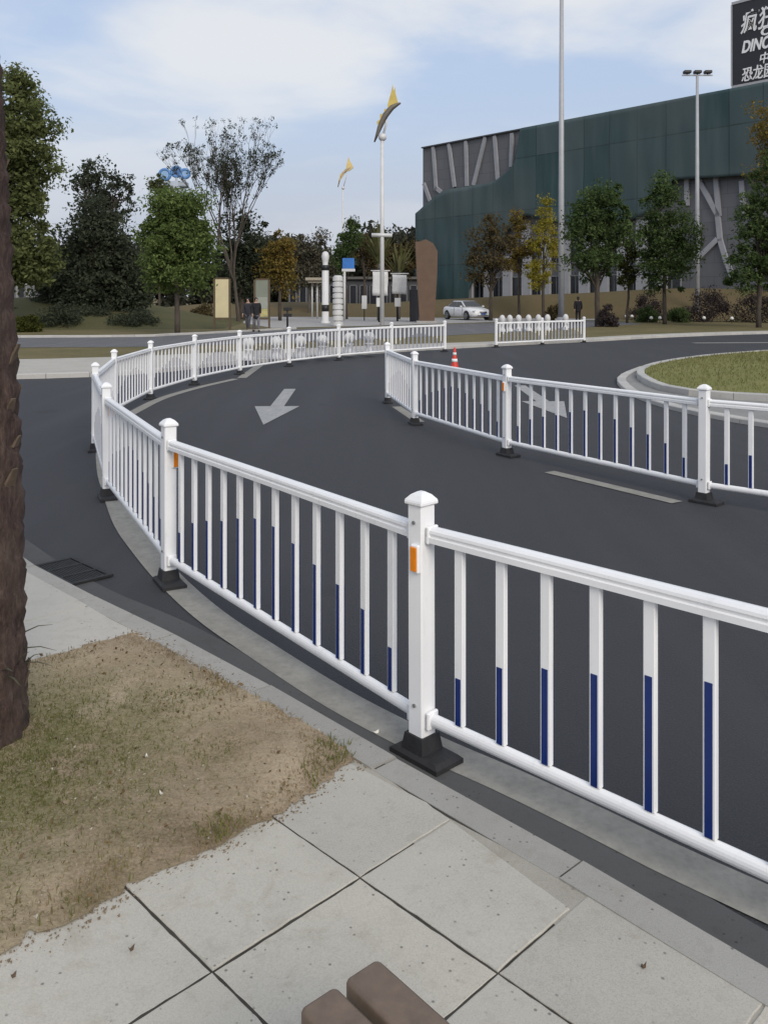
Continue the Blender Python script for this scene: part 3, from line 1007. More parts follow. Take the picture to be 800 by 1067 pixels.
S = HC / 1.68
left_pts = [(1.885, 1.61), (.145, 3.335), (-1.315, 5.34), (-2.41, 7.61), (-3.30, 9.98), (-3.86, 12.5), (-4.02, 15.05), (-3.79, 17.5), (-3.28, 19.9), (-2.40, 22.13), (-1.25, 24.27), (.23, 26.25), (1.95, 28.1)]
fence_run(left_pts, 'long curving white and blue traffic fence running from the tiled pavement round the lane', None,
          {1: (R(90), .012), 2: (R(180), .028), 3: (R(180), .028)}, individual=8, loc0=1)
mid_pts = [(4.62, 5.75), (2.725, 7.45), (1.355, 9.65), (.425, 12.05), (.06, 14.5)]
fence_run(mid_pts, 'middle white and blue traffic fence standing between the two road arrows', None, {2: (R(90), 0)}, jig=4)
far_pts = [(3.92, 30.6), (5.83, 32.2), (7.72, 33.75)]
fence_run([(p[0], p[1] ) for p in far_pts], 'short two panel white fence standing alone before the far kerb', None, {}, jig=6, near_posts=0)

# ------------------------------------------------------------------ traffic cone
def cone(x, y):
    root = empty('traffic_cone', (x, y, .004))
    red = plain('cone_red', (.62, .045, .03), .45); wh = plain('cone_white', (.8, .8, .8), .4)
    mb = MB(); mb.lathe([(.135, .03), (.10, .22), (.055, .50), (.035, .68), (.022, .70), (0, .70)], 20); mb.build('cone_body', red, root)
    for z0, z1, r0, r1 in ((.24, .34, .0995, .0828), (.46, .54, .064, .0522)):
        mb = MB(); mb.lathe([(r0 - .004, z0), (r0 + .003, z0), (r1 + .003, z1), (r1 - .004, z1)], 20); mb.build('white_band', wh, root)
    mb = MB(); mb.box((0, 0, .016), (.36, .36, .03), bev=.01); mb.build('cone_base', M['rubber'], root)
    root.scale = (.76, .76, .76)
    tag(root, 'red traffic cone with white bands standing behind the middle fence', 'traffic cone')
cone(*gp(473.5, 385))

# ------------------------------------------------------------------ bench
def bench():
    e0 = Vector(gp(393, 997, .46)); d = Vector((.652, -.758)).normalized(); w = Vector((-d.y, d.x)) * -1
    root = empty('bench', (e0.x, e0.y, SZ), math.atan2(d.y, d.x))
    wood = plain('brown_slat', (.145, .104, .074), .5, .16, 30, bmp=.12, bscale=60)
    L = 1.5
    for k in range(4):
        mb = MB()
        hw, T, r = .0425, .052, .014
        yc = -(.0415 + k * .104 + (.045 if k > 1 else 0))
        ex = 0.0
        pts = []
        # rounded plank: outline in plan, bullnosed edges
        prof = []
        for lvl, ins in ((0, .006), (.006, 0), (T - .008, 0), (T - .003, .0025), (T, .008)):
            ring = []
            for cx_, cy_, a0 in ((L - r, hw - r, 0), (r, hw - r, 90), (r, -hw + r, 180), (L - r, -hw + r, 270)):
                for s in range(5):
                    a = R(a0 + s * 22.5)
                    ring.append(mb.bm.verts.new((cx_ + (r - ins) * math.cos(a), yc + cy_ + (r - ins) * math.sin(a), .46 - SZ - T + lvl)))
            prof.append(ring)
        n = len(prof[0])
        for a, b in zip(prof[:-1], prof[1:]):
            for i in range(n):
                f = mb.bm.faces.new((a[i], a[(i + 1) % n], b[(i + 1) % n], b[i])); f.smooth = True
        mb.bm.faces.new(prof[0][::-1]); mb.bm.faces.new(prof[-1])
        mb.build('seat_slat', wood, root)
    for x in (.25, 1.25):
        mb = MB()
        mb.box((x, -.225, .46 - SZ - .052 - .022), (.05, .45, .04), bev=.006)
        for y in (-.06, -.39): mb.box((x, y, (.46 - SZ - .094) / 2), (.05, .04, .46 - SZ - .096), bev=.005)
        mb.build('bench_leg', M['iron'], root)
    tag(root, 'brown wooden slatted bench whose plank ends show at the bottom edge', 'bench')
bench()

# ------------------------------------------------------------------ trees
def limb(mb, a, b, r0, r1, rnd, n=5, wob=.06, sides=6):
    a, b = Vector(a), Vector(b); L = (b - a).length
    pts, rad = [], []
    off = Vector((0, 0, 0))
    for i in range(n + 1):
        u = i / n
        if 0 < i < n: off += Vector((rnd.gauss(0, wob * L / n * 2), rnd.gauss(0, wob * L / n * 2), 0))
        sag = Vector((0, 0, L * .06 * math.sin(u * PI)))
        pts.append(a.lerp(b, u) + (off + sag) * (1 - u * .3)); rad.append(r0 + (r1 - r0) * u)
    mb.tube(pts, rad, sides)
    return pts

def tree(name, label, x, Y, lobes, trunk_r, trunk_top, leafm, barkm=None, clumps=60, per=70, leaf=.2, crad=.6, seed=0, group=None, cat='tree', z0=.1, limbs=9, fill=.5, lean=0.0, flat=.75, asp=.5, droop=0.0):
    """lobes: (dx, dy, z, rx, ry, rz) volumes of the crown, relative to the foot"""
    rnd = random.Random(seed)
    root = empty(name, (x, Y, z0))
    vols = [l[3] * l[4] * l[5] for l in lobes]; tv = sum(vols)
    cs, rs_ = [], []
    for l, v in zip(lobes, vols):
        k = max(3, int(round(clumps * (v / tv) ** .8)))
        for _ in range(k):
            d = Vector((rnd.gauss(0, 1), rnd.gauss(0, 1), rnd.gauss(0, 1))).normalized()
            q = rnd.random() ** fill
            q = .25 + .72 * q
            k_ = 1 + .10 * math.sin(d.x * 5 + seed) + .08 * math.sin(d.z * 7 + seed * 2)
            cs.append((l[0] + d.x * l[3] * q * k_, l[1] + d.y * l[4] * q * k_, l[2] + d.z * l[5] * q * k_))
            rs_.append(crad * rnd.choice((.4, .6, .8, 1.0, 1.25, 1.5)))
    mb = MB()
    top = Vector((lean, 0, trunk_top))
    tp = limb(mb, (0, 0, -.15), top, trunk_r * 1.25, trunk_r * .6, rnd, 7, .02, 8)
    order = sorted(range(len(cs)), key=lambda i: rnd.random())[:limbs]
    for i in order:
        c = Vector(cs[i])
        u = rnd.uniform(.45, 1.0)
        st = tp[max(1, int(u * (len(tp) - 1)))]
        if c.z < st.z: st = tp[len(tp) // 2]
        lp_ = limb(mb, st, c, trunk_r * .42, trunk_r * .10, rnd, 5, .08, 5)
        for _ in range(2):
            e = Vector(cs[rnd.randrange(len(cs))])
            if (e - lp_[3]).length < (c - st).length * .8: limb(mb, lp_[3], e, trunk_r * .16, trunk_r * .05, rnd, 4, .1, 4)
    mb.build('trunk', barkm or M['bark'], root)
    link_mesh('crown', leaf_mesh('crown', cs, rs_, per, leaf, seed, flat, asp, droop=droop), leafm, root)
    tag(root, label, cat, group)
    return root
def px_lobes(x0, Y, lst):
    """crown volumes given by where they show in the photo at distance Y"""
    out = []
    for (cx_, cy_, rx, ry) in lst:
        p = at(cx_, cy_, Y); fx = at(x0, HY, Y).x
        k = Y / F
        out.append((p.x - fx, 0, p.z - .1, rx * k, max(rx * k * .9, .4), ry * k))
    return out
LM = {
 'bright': leaf_mat('leaf_bright', (.115, .165, .052), (.245, .31, .11), .5),
 'dark': leaf_mat('leaf_dark', (.052, .064, .044), (.11, .125, .08), .4),
 'mid': leaf_mat('leaf_mid', (.105, .13, .05), (.235, .255, .105), .45),
 'olive': leaf_mat('leaf_olive', (.045, .055, .014), (.12, .12, .035), .35),
 'yellow': leaf_mat('leaf_yellow', (.27, .235, .035), (.46, .38, .075), .45, (.20, .20, .04)),
 'rust': leaf_mat('leaf_rust', (.16, .115, .03), (.30, .21, .065), .4, (.13, .115, .035)),
 'brown': leaf_mat('leaf_brown', (.075, .062, .03), (.15, .115, .06), .3),
 'camphor': leaf_mat('leaf_camphor', (.058, .098, .036), (.145, .185, .075), .4),
 'plum': leaf_mat('leaf_plum', (.05, .04, .04), (.10, .082, .08), .3),
 'grey': leaf_mat('leaf_grey', (.09, .085, .06), (.17, .155, .11), .35),
 'far': leaf_mat('leaf_far', (.05, .055, .042), (.10, .098, .072), .3),
}
def T(name, label, px, Y, lst, tr, ttop_px, leafk, **kw):
    return tree(name, label, at(px, HY, Y).x, Y, px_lobes(px, Y, lst), tr, at(px, ttop_px, Y).z - .1, LM[leafk], **kw)

T('broadleaf_tree', 'tall broadleaf tree with full green crown, leftmost in the row across the road', 8, 44,
  [(10, 120, 42, 42), (25, 165, 38, 40), (0, 190, 45, 45), (18, 215, 34, 38), (-30, 150, 45, 60), (30, 255, 30, 28), (0, 262, 35, 25), (50, 128, 14, 12), (22, 92, 22, 14), (38, 275, 24, 20), (15, 282, 24, 18)], .26, 190, 'mid', clumps=290, per=115, leaf=.24, crad=.75, seed=1, limbs=16)
T('evergreen_tree', 'broad dark evergreen tree with a loose pointed top left of the bright tree', 100, 52,
  [(100, 250, 38, 36), (75, 285, 34, 32), (122, 285, 32, 32), (95, 302, 54, 26), (132, 308, 24, 20), (60, 302, 30, 24), (140, 285, 14, 26), (98, 225, 22, 20)], .22, 240, 'dark', clumps=230, per=120, leaf=.24, crad=.75, seed=2, limbs=14)
T('sparse_tree', 'grey green thin-leaved tree rising behind the broad dark evergreen', 107, 60,
  [(103, 195, 28, 16), (120, 218, 22, 18), (86, 188, 14, 10), (128, 190, 13, 14), (100, 176, 20, 10), (86, 215, 12, 12)], .16, 205, 'dark', clumps=95, per=40, leaf=.24, crad=.55, seed=31, limbs=30)
T('conical_tree', 'bright green egg-shaped tree on a bare trunk between two dark trees', 185, 38.5,
  [(186, 262, 38, 34), (184, 225, 28, 26), (196, 215, 20, 20), (172, 218, 18, 20), (184, 290, 34, 16), (183, 208, 17, 16), (200, 250, 26, 30), (170, 252, 26, 30)], .10, 235, 'bright', clumps=210, per=120, leaf=.16, crad=.48, seed=3, limbs=10)
T('slender_tree', 'thin young tree whose leafy tip peeps above the bright egg-shaped tree', 166, 60,
  [(164, 190, 9, 8), (172, 198, 8, 7)], .07, 200, 'mid', clumps=22, per=50, leaf=.2, crad=.45, seed=33, limbs=8)
T('evergreen_tree', 'dark evergreen tree standing behind the bare tree and pale sign boards', 252, 64,
  [(255, 250, 24, 32), (265, 268, 20, 30), (240, 275, 18, 30), (250, 295, 26, 22)], .2, 260, 'dark', clumps=110, per=90, leaf=.26, crad=.75, seed=5)
T('autumn_tree', 'rust yellow autumn tree right of the pale grey sign board', 292, 62,
  [(292, 268, 16, 26), (283, 285, 13, 20), (298, 290, 12, 18), (295, 250, 10, 14)], .11, 275, 'rust', clumps=65, per=70, leaf=.22, crad=.55, seed=6)
T('poplar_tree', 'pale grey-brown half-bare tree right of the rust yellow one', 322, 78,
  [(318, 272, 14, 32), (332, 272, 13, 32), (308, 280, 12, 26), (342, 280, 10, 22)], .1, 265, 'grey', clumps=90, per=70, leaf=.26, crad=.7, seed=7, limbs=26, barkm=M['bark_grey'])
T('cypress_tree', 'narrow dark green tree rising behind the blue sign on the plaza', 361, 66,
  [(360, 262, 10, 22), (367, 245, 8, 18), (354, 268, 7, 18), (368, 236, 5, 9)], .10, 255, 'camphor', clumps=55, per=80, leaf=.22, crad=.5, seed=8)
T('poplar_tree', 'small bare brown tree between the narrow dark tree and the white pole', 380, 84,
  [(380, 262, 12, 20), (388, 270, 10, 18)], .1, 255, 'brown', clumps=60, per=50, leaf=.26, crad=.6, seed=9, limbs=24)
T('poplar_tree', 'low brown tree behind the two white banners', 412, 88,
  [(405, 270, 14, 18), (420, 272, 16, 16), (432, 266, 10, 14)], .12, 270, 'brown', clumps=60, per=60, leaf=.3, crad=.8, seed=10, limbs=20)
T('autumn_tree', 'brown thin-leaved tree beside the white car before the netted building', 511, 62,
  [(508, 262, 24, 30), (520, 250, 18, 22), (500, 280, 16, 22), (515, 235, 12, 12)], .12, 275, 'brown', clumps=75, per=60, leaf=.2, crad=.6, seed=11, limbs=22)
T('autumn_tree', 'small olive tawny tree in front of the green netting', 541, 68,
  [(541, 228, 9, 18), (545, 255, 14, 20), (535, 270, 14, 16)], .09, 255, 'rust', clumps=60, per=60, leaf=.2, crad=.5, seed=12)
T('autumn_tree', 'slender yellow autumn tree just left of the tall lamp pole', 566, 66,
  [(566, 228, 12, 24), (568, 262, 17, 26), (560, 285, 16, 18), (566, 212, 7, 9)], .10, 250, 'yellow', clumps=70, per=75, leaf=.19, crad=.5, seed=13, limbs=12)
T('camphor_tree', 'round dark green tree right of the tall lamp pole', 622, 50,
  [(622, 222, 28, 28), (608, 245, 20, 30), (640, 240, 20, 30), (620, 270, 30, 26), (632, 205, 18, 14)], .14, 262, 'camphor', clumps=140, per=95, leaf=.19, crad=.55, seed=14, limbs=14)
T('young_tree', 'narrow olive yellow tree between the two round green trees', 653, 56,
  [(653, 255, 10, 34), (658, 275, 10, 24), (650, 285, 9, 18)], .07, 250, 'olive', clumps=42, per=55, leaf=.19, crad=.42, seed=15, limbs=14)
T('camphor_tree', 'round dark green tree left of the floodlight mast', 692, 54,
  [(690, 215, 24, 28), (695, 250, 30, 30), (680, 255, 22, 26), (708, 262, 20, 24), (692, 285, 24, 20), (692, 195, 16, 13)], .12, 270, 'camphor', clumps=140, per=95, leaf=.19, crad=.55, seed=16, limbs=14)
T('camphor_tree', 'tall dark green tree at the right edge under the billboard', 790, 48,
  [(792, 262, 28, 40), (780, 225, 20, 26), (805, 215, 26, 40), (775, 285, 20, 24), (815, 270, 30, 36), (800, 180, 18, 22)], .13, 235, 'camphor', clumps=150, per=95, leaf=.19, crad=.55, seed=17, limbs=16)
T('rusty_tree', 'rust leaved tree crown showing high at the right edge before the building', 806, 56,
  [(800, 130, 20, 24), (808, 160, 22, 24), (796, 172, 12, 18)], .16, 165, 'rust', clumps=60, per=60, leaf=.2, crad=.6, seed=18, limbs=18)

def bush(name, label, px, py, Y, rx, ry, k, seed, per=60, clumps=40, group=None, leaf=.14):
    p = at(px, py, Y); s = Y / F
    root = empty(name, (p.x, Y, .1))
    rnd = random.Random(seed)
    cs = []
    for _ in range(clumps):
        d = Vector((rnd.gauss(0, 1), rnd.gauss(0, 1), abs(rnd.gauss(0, 1)))).normalized() * (.35 + .6 * rnd.random() ** .5)
        cs.append((d.x * rx * s, d.y * rx * s, d.z * ry * s * 1.9))
    mb = MB()
    for _ in range(7):
        c = cs[rnd.randrange(len(cs))]
        limb(mb, (0, 0, -.1), c, .05, .015, rnd, 4, .1, 5)
    mb.build('stem', M['bark'], root)
    link_mesh('foliage', leaf_mesh('foliage', cs, [max(.25, rx * s * .3)] * clumps, per, leaf, seed), LM[k], root)
    tag(root, label, 'shrub', group)
bush('plum_shrub', 'large dark purple leaved shrub right of the floodlight mast', 735, 295, 60, 28, 20, 'plum', 41, 80, 70)
bush('plum_shrub', 'dark purple leaved shrub behind the round green tree by the mast', 672, 300, 64, 20, 16, 'plum', 42, 80, 50)
bush('plum_shrub', 'dark shrub at the foot of the tall tree at the right edge', 790, 305, 58, 26, 20, 'plum', 43, 70, 60)
bush('round_bush', 'clipped round dark bush left of its twin under the round green tree', 674, 321, 58, 12, 9, 'camphor', 44, 90, 60, leaf=.1)
bush('round_bush', 'clipped round dark bush right of its twin under the round green tree', 706, 321, 58, 13, 9, 'camphor', 45, 90, 60, leaf=.1)
bush('low_bush', 'low dark bush below the broad evergreen beside the leftmost tree', 60, 322, 46, 28, 13, 'dark', 46, 80, 60)
bush('low_bush', 'low olive bush at the foot of the leftmost tree', 30, 327, 42, 16, 9, 'olive', 47, 80, 40)
bush('low_bush', 'low dark bush spreading right of the broad evergreen', 140, 322, 47, 26, 11, 'dark', 48, 80, 50)
bush('low_bush', 'dense dark bush filling the ground right under the broad evergreen', 95, 322, 49, 26, 13, 'dark', 51, 90, 70)
bush('low_bush', 'small dark bush far left, half hidden by the palm trunk', 22, 318, 50, 16, 11, 'dark', 52, 80, 40)
bush('low_bush', 'small dark-leaved bush between the egg-shaped tree and the cream sign', 212, 316, 60, 15, 10, 'brown', 53, 80, 40)
bush('low_bush', 'small dark shrub at the foot of the slender yellow tree', 577, 322, 60, 10, 10, 'brown', 49, 70, 30)
bush('low_bush', 'small dark upright shrub at the foot of the round tree by the lamp pole', 632, 325, 49, 9, 12, 'plum', 50, 70, 30)

def bare_tree(label, px, Y, top_px, seed, spread=.5, leafk='dark', name='bare_tree'):
    rnd = random.Random(seed)
    X = at(px, HY, Y).x; H = at(px, top_px, Y).z - .1
    root = empty(name, (X, Y, .1))
    mb = MB(); tips = []
    def grow(p, d, L, r, lv):
        n = 4; pts = [p]; dd = d.copy()
        for i in range(n):
            dd = (dd + Vector((rnd.gauss(0, .10), rnd.gauss(0, .10), rnd.gauss(.05, .05)))).normalized()
            pts.append(pts[-1] + dd * L / n)
        mb.tube(pts, [r * (1 - .42 * i / n) for i in range(n + 1)], 7 if lv < 2 else 4, cap=lv > 3)
        if lv >= 6 or r < .006:
            tips.append(pts[-1]); return
        k = rnd.choice((2, 3, 3)) if lv else 5
        for j in range(k):
            a = rnd.uniform(0, 2 * PI)
            sd_ = Vector((math.cos(a), math.sin(a), 0)); sp = rnd.uniform(.3, .62) if lv else rnd.uniform(.22, .5)
            nd = (dd + sd_ * sp * spread + Vector((0, 0, .12))).normalized(); nd.z = max(nd.z, .15); nd.normalize()
            grow(pts[-1 if j < 2 else 3], nd, L * rnd.uniform(.62, .86), r * .60, lv + 1)
        if lv >= 2: tips.append(pts[2])
    grow(Vector((0, 0, -.1)), Vector((.02, 0, 1)), H * .36, .24, 0)
    hi = max(t.z for t in tips)
    mb.build('trunk', M['bark'], root)
    sel = [t for t in tips if rnd.random() < .8]
    link_mesh('crown', leaf_mesh('crown', [tuple(t) for t in sel], [.36] * len(sel), 14, .21, seed), LM[leafk], root)
    k = H / hi
    root.scale = (k * .78, k * .78, k)
    tag(root, label, 'tree')
bare_tree('tall nearly bare tree with fine black twigs right of the bright tree', 249, 58, 122, 12, .95)

# far belt of trees closing the view behind everything
rb = random.Random(77)
cs, rr = [], []
for k in range(900):
    x = rb.uniform(-100, 8); y = rb.uniform(125, 150)
    h = (11.5 if x > -24 else 8.0) + 2.2 * math.sin(x * .11) + 1.6 * math.sin(x * .37 + 1)
    cs.append((x, y, rb.uniform(.5, max(2, h)))); rr.append(rb.uniform(1.2, 2.2))
tag(link_mesh('treeline', leaf_mesh('treeline', cs, rr, 95, .95, 5), LM['far']), kind='stuff')

# palm at the left edge of the frame
def palm():
    bx, by = -1.507, 3.28
    root = empty('palm_tree', (bx, by, SZ))
    rnd = random.Random(9)
    H = 5.2
    def ctr(z): return Vector((-.0145 * z * z if z < 2.1 else -.064 - .061 * (z - 2.1), 0, z))
    def rad(z): return .150 - .003 * z + .016 * math.exp(-z * 7)
    mb = MB()
    n = 48; rows = 170; prev = None
    for j in range(rows + 1):
        z = -.05 + (H + .05) * j / rows
        c = ctr(max(z, 0)); ring = []
        for k in range(n):
            a = 2 * PI * k / n
            # overlapping leaf bases in a spiral plus ragged fibre
            s1 = (z * 7.5 + a / (2 * PI) * 3) % 1.0; s2 = (z * 7.5 - a / (2 * PI) * 5) % 1.0
            rr_ = rad(z) + .020 * (s1 - .5) + .014 * (s2 - .5) + .010 * mnoise.noise(Vector((math.cos(a) * 3, math.sin(a) * 3, z * 9))) + .006 * mnoise.noise(Vector((math.cos(a) * 14, math.sin(a) * 14, z * 5)))
            ring.append(mb.bm.verts.new((c.x + rr_ * math.cos(a), c.y + rr_ * math.sin(a), c.z if z > 0 else z)))
        if prev:
            for k in range(n):
                f = mb.bm.faces.new((prev[k], prev[(k + 1) % n], ring[(k + 1) % n], ring[k])); f.smooth = True
        prev = ring
    m, t, b, o = new_mat('palm_bark')
    v = wcoord(t, (1, 1, .22)); h = nz(t, 55, 6, .75, v); g = nz(t, 4, 4, .6, wcoord(t))
    c = ramp(t, h, [(.3, (.018, .011, .009)), (.52, (.070, .042, .034)), (.75, (.15, .105, .085))])
    c = mixc(t, ramp(t, g, [(.5, 0.0), (.7, .4)]), c, (.12, .09, .07))
    t.links.new(c, b.inputs['Base Color']); b.inputs['Roughness'].default_value = .95
    bump(t, b, h, .9, .02)
    mb.build('trunk', m, root)
    # dry leaf stubs
    stub = plain('dry_stub', (.10, .072, .05), .9, .35, 30)
    for k in range(34):
        z = rnd.uniform(.12, 4.9); a = rnd.uniform(0, 2 * PI)
        c = ctr(z) + Vector((math.cos(a), math.sin(a), 0)) * (rad(z) - .01)
        d = Vector((math.cos(a) * .45, math.sin(a) * .45, 1)).normalized(); L = rnd.uniform(.04, .08)
        s = Vector((-math.sin(a), math.cos(a), 0)) * rnd.uniform(.018, .034)
        q = MB()
        o_ = d.cross(s).normalized() * .006
        tip = c + d * L
        vs = [c - s - o_, c + s - o_, c + s + o_, c - s + o_, tip - s * .45 - o_ * .5, tip + s * .45 - o_ * .5, tip + s * .45 + o_ * .5, tip - s * .45 + o_ * .5]
        q._add(vs, [(0, 1, 2, 3), (4, 7, 6, 5), (0, 4, 5, 1), (1, 5, 6, 2), (2, 6, 7, 3), (3, 7, 4, 0)])
        q.build('leaf_stub', stub, root)
    # shoots at the foot, on the road side
    shm = plain('shoot_green', (.06, .06, .035), .8)
    for k in range(7):
        q = MB()
        a = rnd.uniform(-.7, .5); z = rnd.uniform(.26, .42)
        p0 = ctr(z) + Vector((math.cos(a), math.sin(a), 0)) * rad(z)
        L = rnd.uniform(.06, .12); el = rnd.uniform(-.2, 1.0)
        d = Vector((math.cos(a) * math.cos(el), math.sin(a) * math.cos(el), math.sin(el)))
        q.tube([p0, p0 + d * L * .5, p0 + d * L + Vector((0, 0, -.02))], [.006, .005, .0012], 4, flat=.4)
        q.build('shoot', shm, root)
    # fronds far above the frame
    q = MB()
    topc = ctr(H)
    for k in range(22):
        a = 2 * PI * k / 22 + rnd.uniform(-.1, .1); el = rnd.uniform(.15, 1.2); L = rnd.uniform(1.3, 1.8)
        hd = Vector((math.cos(a), math.sin(a), 0))
        pts = [topc + hd * L * u * math.cos(el) + Vector((0, 0, L * u * math.sin(el) - .55 * L * u * u * math.cos(el))) for u in [i / 6 for i in range(7)]]
        q.tube(pts, [.016 - .002 * i for i in range(7)], 4)
        sd_ = Vector((-hd.y, hd.x, 0))
        for i in range(1, 25):
            u = i / 25 * 6; j = min(int(u), 5); p = pts[j].lerp(pts[j + 1], u - j)
            l = .42 * math.sin(.25 + i / 25 * 2.6)
            for s in (-1, 1):
                e = p + sd_ * s * l * .85 + hd * l * .4 + Vector((0, 0, -.25 * l))
                w = hd * .012
                q._add([p - w, p + w, e], [(0, 1, 2)])
    q.build('frond', LM['olive'], root, recalc=False)
    tag(root, 'brown fibrous palm trunk standing in the soil at the left edge', 'palm tree')
palm()

# ------------------------------------------------------------------ the big netted building
B0 = at(440.5, HY, 105).xy.to_3d(); B0 = Vector((at(440.5, HY, 105).x, 105, 0))
bd = Vector((27.6, -31.8, 0)).normalized(); bn = Vector((bd.y, -bd.x, 0))      # along the wall / outward to the viewer
if bn.y > 0: bn = -bn
HB = 19.65
def wall_uv(px, py, off=0.0):
    """wall coordinates (distance along, height) seen at a photo pixel, on the plane standing 'off' proud of the wall"""
    o = Vector((0, 0, HC)); d = Vector(((px - 400) / F, 1, -(py - HY) / F))
    p0 = B0 + bn * off
    t = (p0 - o).dot(bn) / d.dot(bn)
    q = o + d * t
    return ((q - p0).dot(bd), q.z)
def W3(u, z, off=0.0): return B0 + bd * u + bn * off + Vector((0, 0, z))
def building():
    root = empty('exhibition_hall', B0)
    LB, DB = 78, 45
    wm_ = plain('grey_panel', (.115, .117, .128), .6, .1, .6)
    m, t, b, o = new_mat('facade_panels')
    c = t.nodes.new('ShaderNodeTexBrick')
    c.inputs['Scale'].default_value = 1.0; c.inputs['Brick Width'].default_value = 2.4; c.inputs['Row Height'].default_value = 1.2
    c.inputs['Mortar Size'].default_value = .02; c.inputs['Color1'].default_value = (.11, .112, .123, 1); c.inputs['Color2'].default_value = (.128, .13, .142, 1); c.inputs['Mortar'].default_value = (.07, .07, .08, 1)
    t.links.new(ocoord(t, (1, 1, 1), 'UV'), c.inputs['Vector'])
    st_ = nz(t, 1.2, 4, .6, wcoord(t, (1, 1, .12)))
    t.links.new(mixc(t, ramp(t, st_, [(.45, 0.0), (.75, .35)]), c.outputs['Color'], (.075, .077, .08)), b.inputs['Base Color'])
    b.inputs['Roughness'].default_value = .55
    mb = MB()
    pts = [W3(0, 0), W3(LB, 0), W3(LB, 0, -DB), W3(0, 0, -DB)]
    mb.prism([(p.x, p.y) for p in pts], -.1, HB)
    o_ = mb.build('wall', m, root)
    o_.location = -B0
    uvl = o_.data.uv_layers.new(name='UVMap')
    for lp_ in o_.data.loops:
        v = o_.data.vertices[lp_.vertex_index].co
        uvl.data[lp_.index].uv = ((v - B0).dot(bd) + (v - B0).dot(bn) , v.z)
    # parapet coping
    mb = MB()
    pts = [W3(0, 0, .3), W3(LB, 0, .3), W3(LB, 0, -DB), W3(0, 0, -DB)]
    mb.prism([(p.x, p.y) for p in pts], HB + .003, HB + .15)
    mb.build('parapet', plain('coping_dark', (.05, .055, .06), .5), root, -B0)
    # pale ribs: upper left fan, right hand branches and the pilasters low down
    rib_m = plain('pale_rib', (.30, .305, .33), .6, .1, .8)
    ribs = [[(452, 154), (455, 197)], [(468.5, 151), (474, 194)], [(486, 148), (487, 193)], [(506, 144), (494, 192)], [(516, 143), (519, 186)], [(534, 140), (533, 173)],
            [(442.5, 192), (449, 210)], [(455, 196), (460, 200)],
            [(716, 184), (716, 213)], [(727.5, 186), (748, 224), (750.5, 250), (757, 272)], [(746, 183), (749, 224)], [(747, 250), (730, 267)], [(773, 190), (775, 222)], [(728, 235), (726, 270)], [(757, 272), (764, 290)]]
    for r in ribs:
        mb = MB()
        q = [wall_uv(*p) for p in r]
        w = .22
        for a, b_ in zip(q[:-1], q[1:]):
            A = W3(a[0], a[1], .12); Bv = W3(b_[0], b_[1], .12)
            d = (Bv - A).normalized(); s = d.cross(bn).normalized() * w
            e = bn * .11
            A = A - d * .12; Bv = Bv + d * .12
            vs = [A - s - e, A + s - e, A + s + e, A - s + e, Bv - s - e, Bv + s - e, Bv + s + e, Bv - s + e]
            mb._add(vs, [(0, 1, 2, 3), (4, 7, 6, 5), (0, 4, 5, 1), (1, 5, 6, 2), (2, 6, 7, 3), (3, 7, 4, 0)])
        mb.build('rib', rib_m, root, -B0)
    glass = plain('dark_window', (.012, .014, .018), .12, .3, .5)
    for px in range(490, 700, 20):
        u0, _ = wall_uv(px, 300); 
        mb = MB()
        a, b_ = W3(u0, 0, .2), W3(u0, 9.6 if px > 540 else 6.2, .2)
        ang = math.atan2(bd.y, bd.x)
        mb.box(((a + b_) / 2), (1.15, .42, (b_ - a).z), ang)
        mb.build('pilaster', rib_m, root, -B0)
        u1, _ = wall_uv(px + 10, 300)
        for zc, hh in ((2.4, 3.0), (6.6, 2.6)):
            if px < 530 and zc > 5: continue
            wnd = MB(); wnd.box(W3(u1, zc, .02), (1.7, .10, hh), ang)
            wo = wnd.build('window', glass, root, -B0)
            fr = MB()
            for s in (-1, 1):
                fr.box(W3(u1 + s * .90, zc, .06), (.1, .14, hh + .1), ang)
                fr.box(W3(u1, zc + s * (hh / 2 + .05), .06), (1.7, .14, .1), ang)
            fr.box(W3(u1, zc, .075), (.06, .05, hh), ang)
            fr.build('frame', plain('frame_grey', (.2, .2, .21), .5), wo, (0, 0, 0))
    tag(root, 'large grey exhibition hall with pale slanting ribs, wrapped in netting', 'building')
    return root
building()

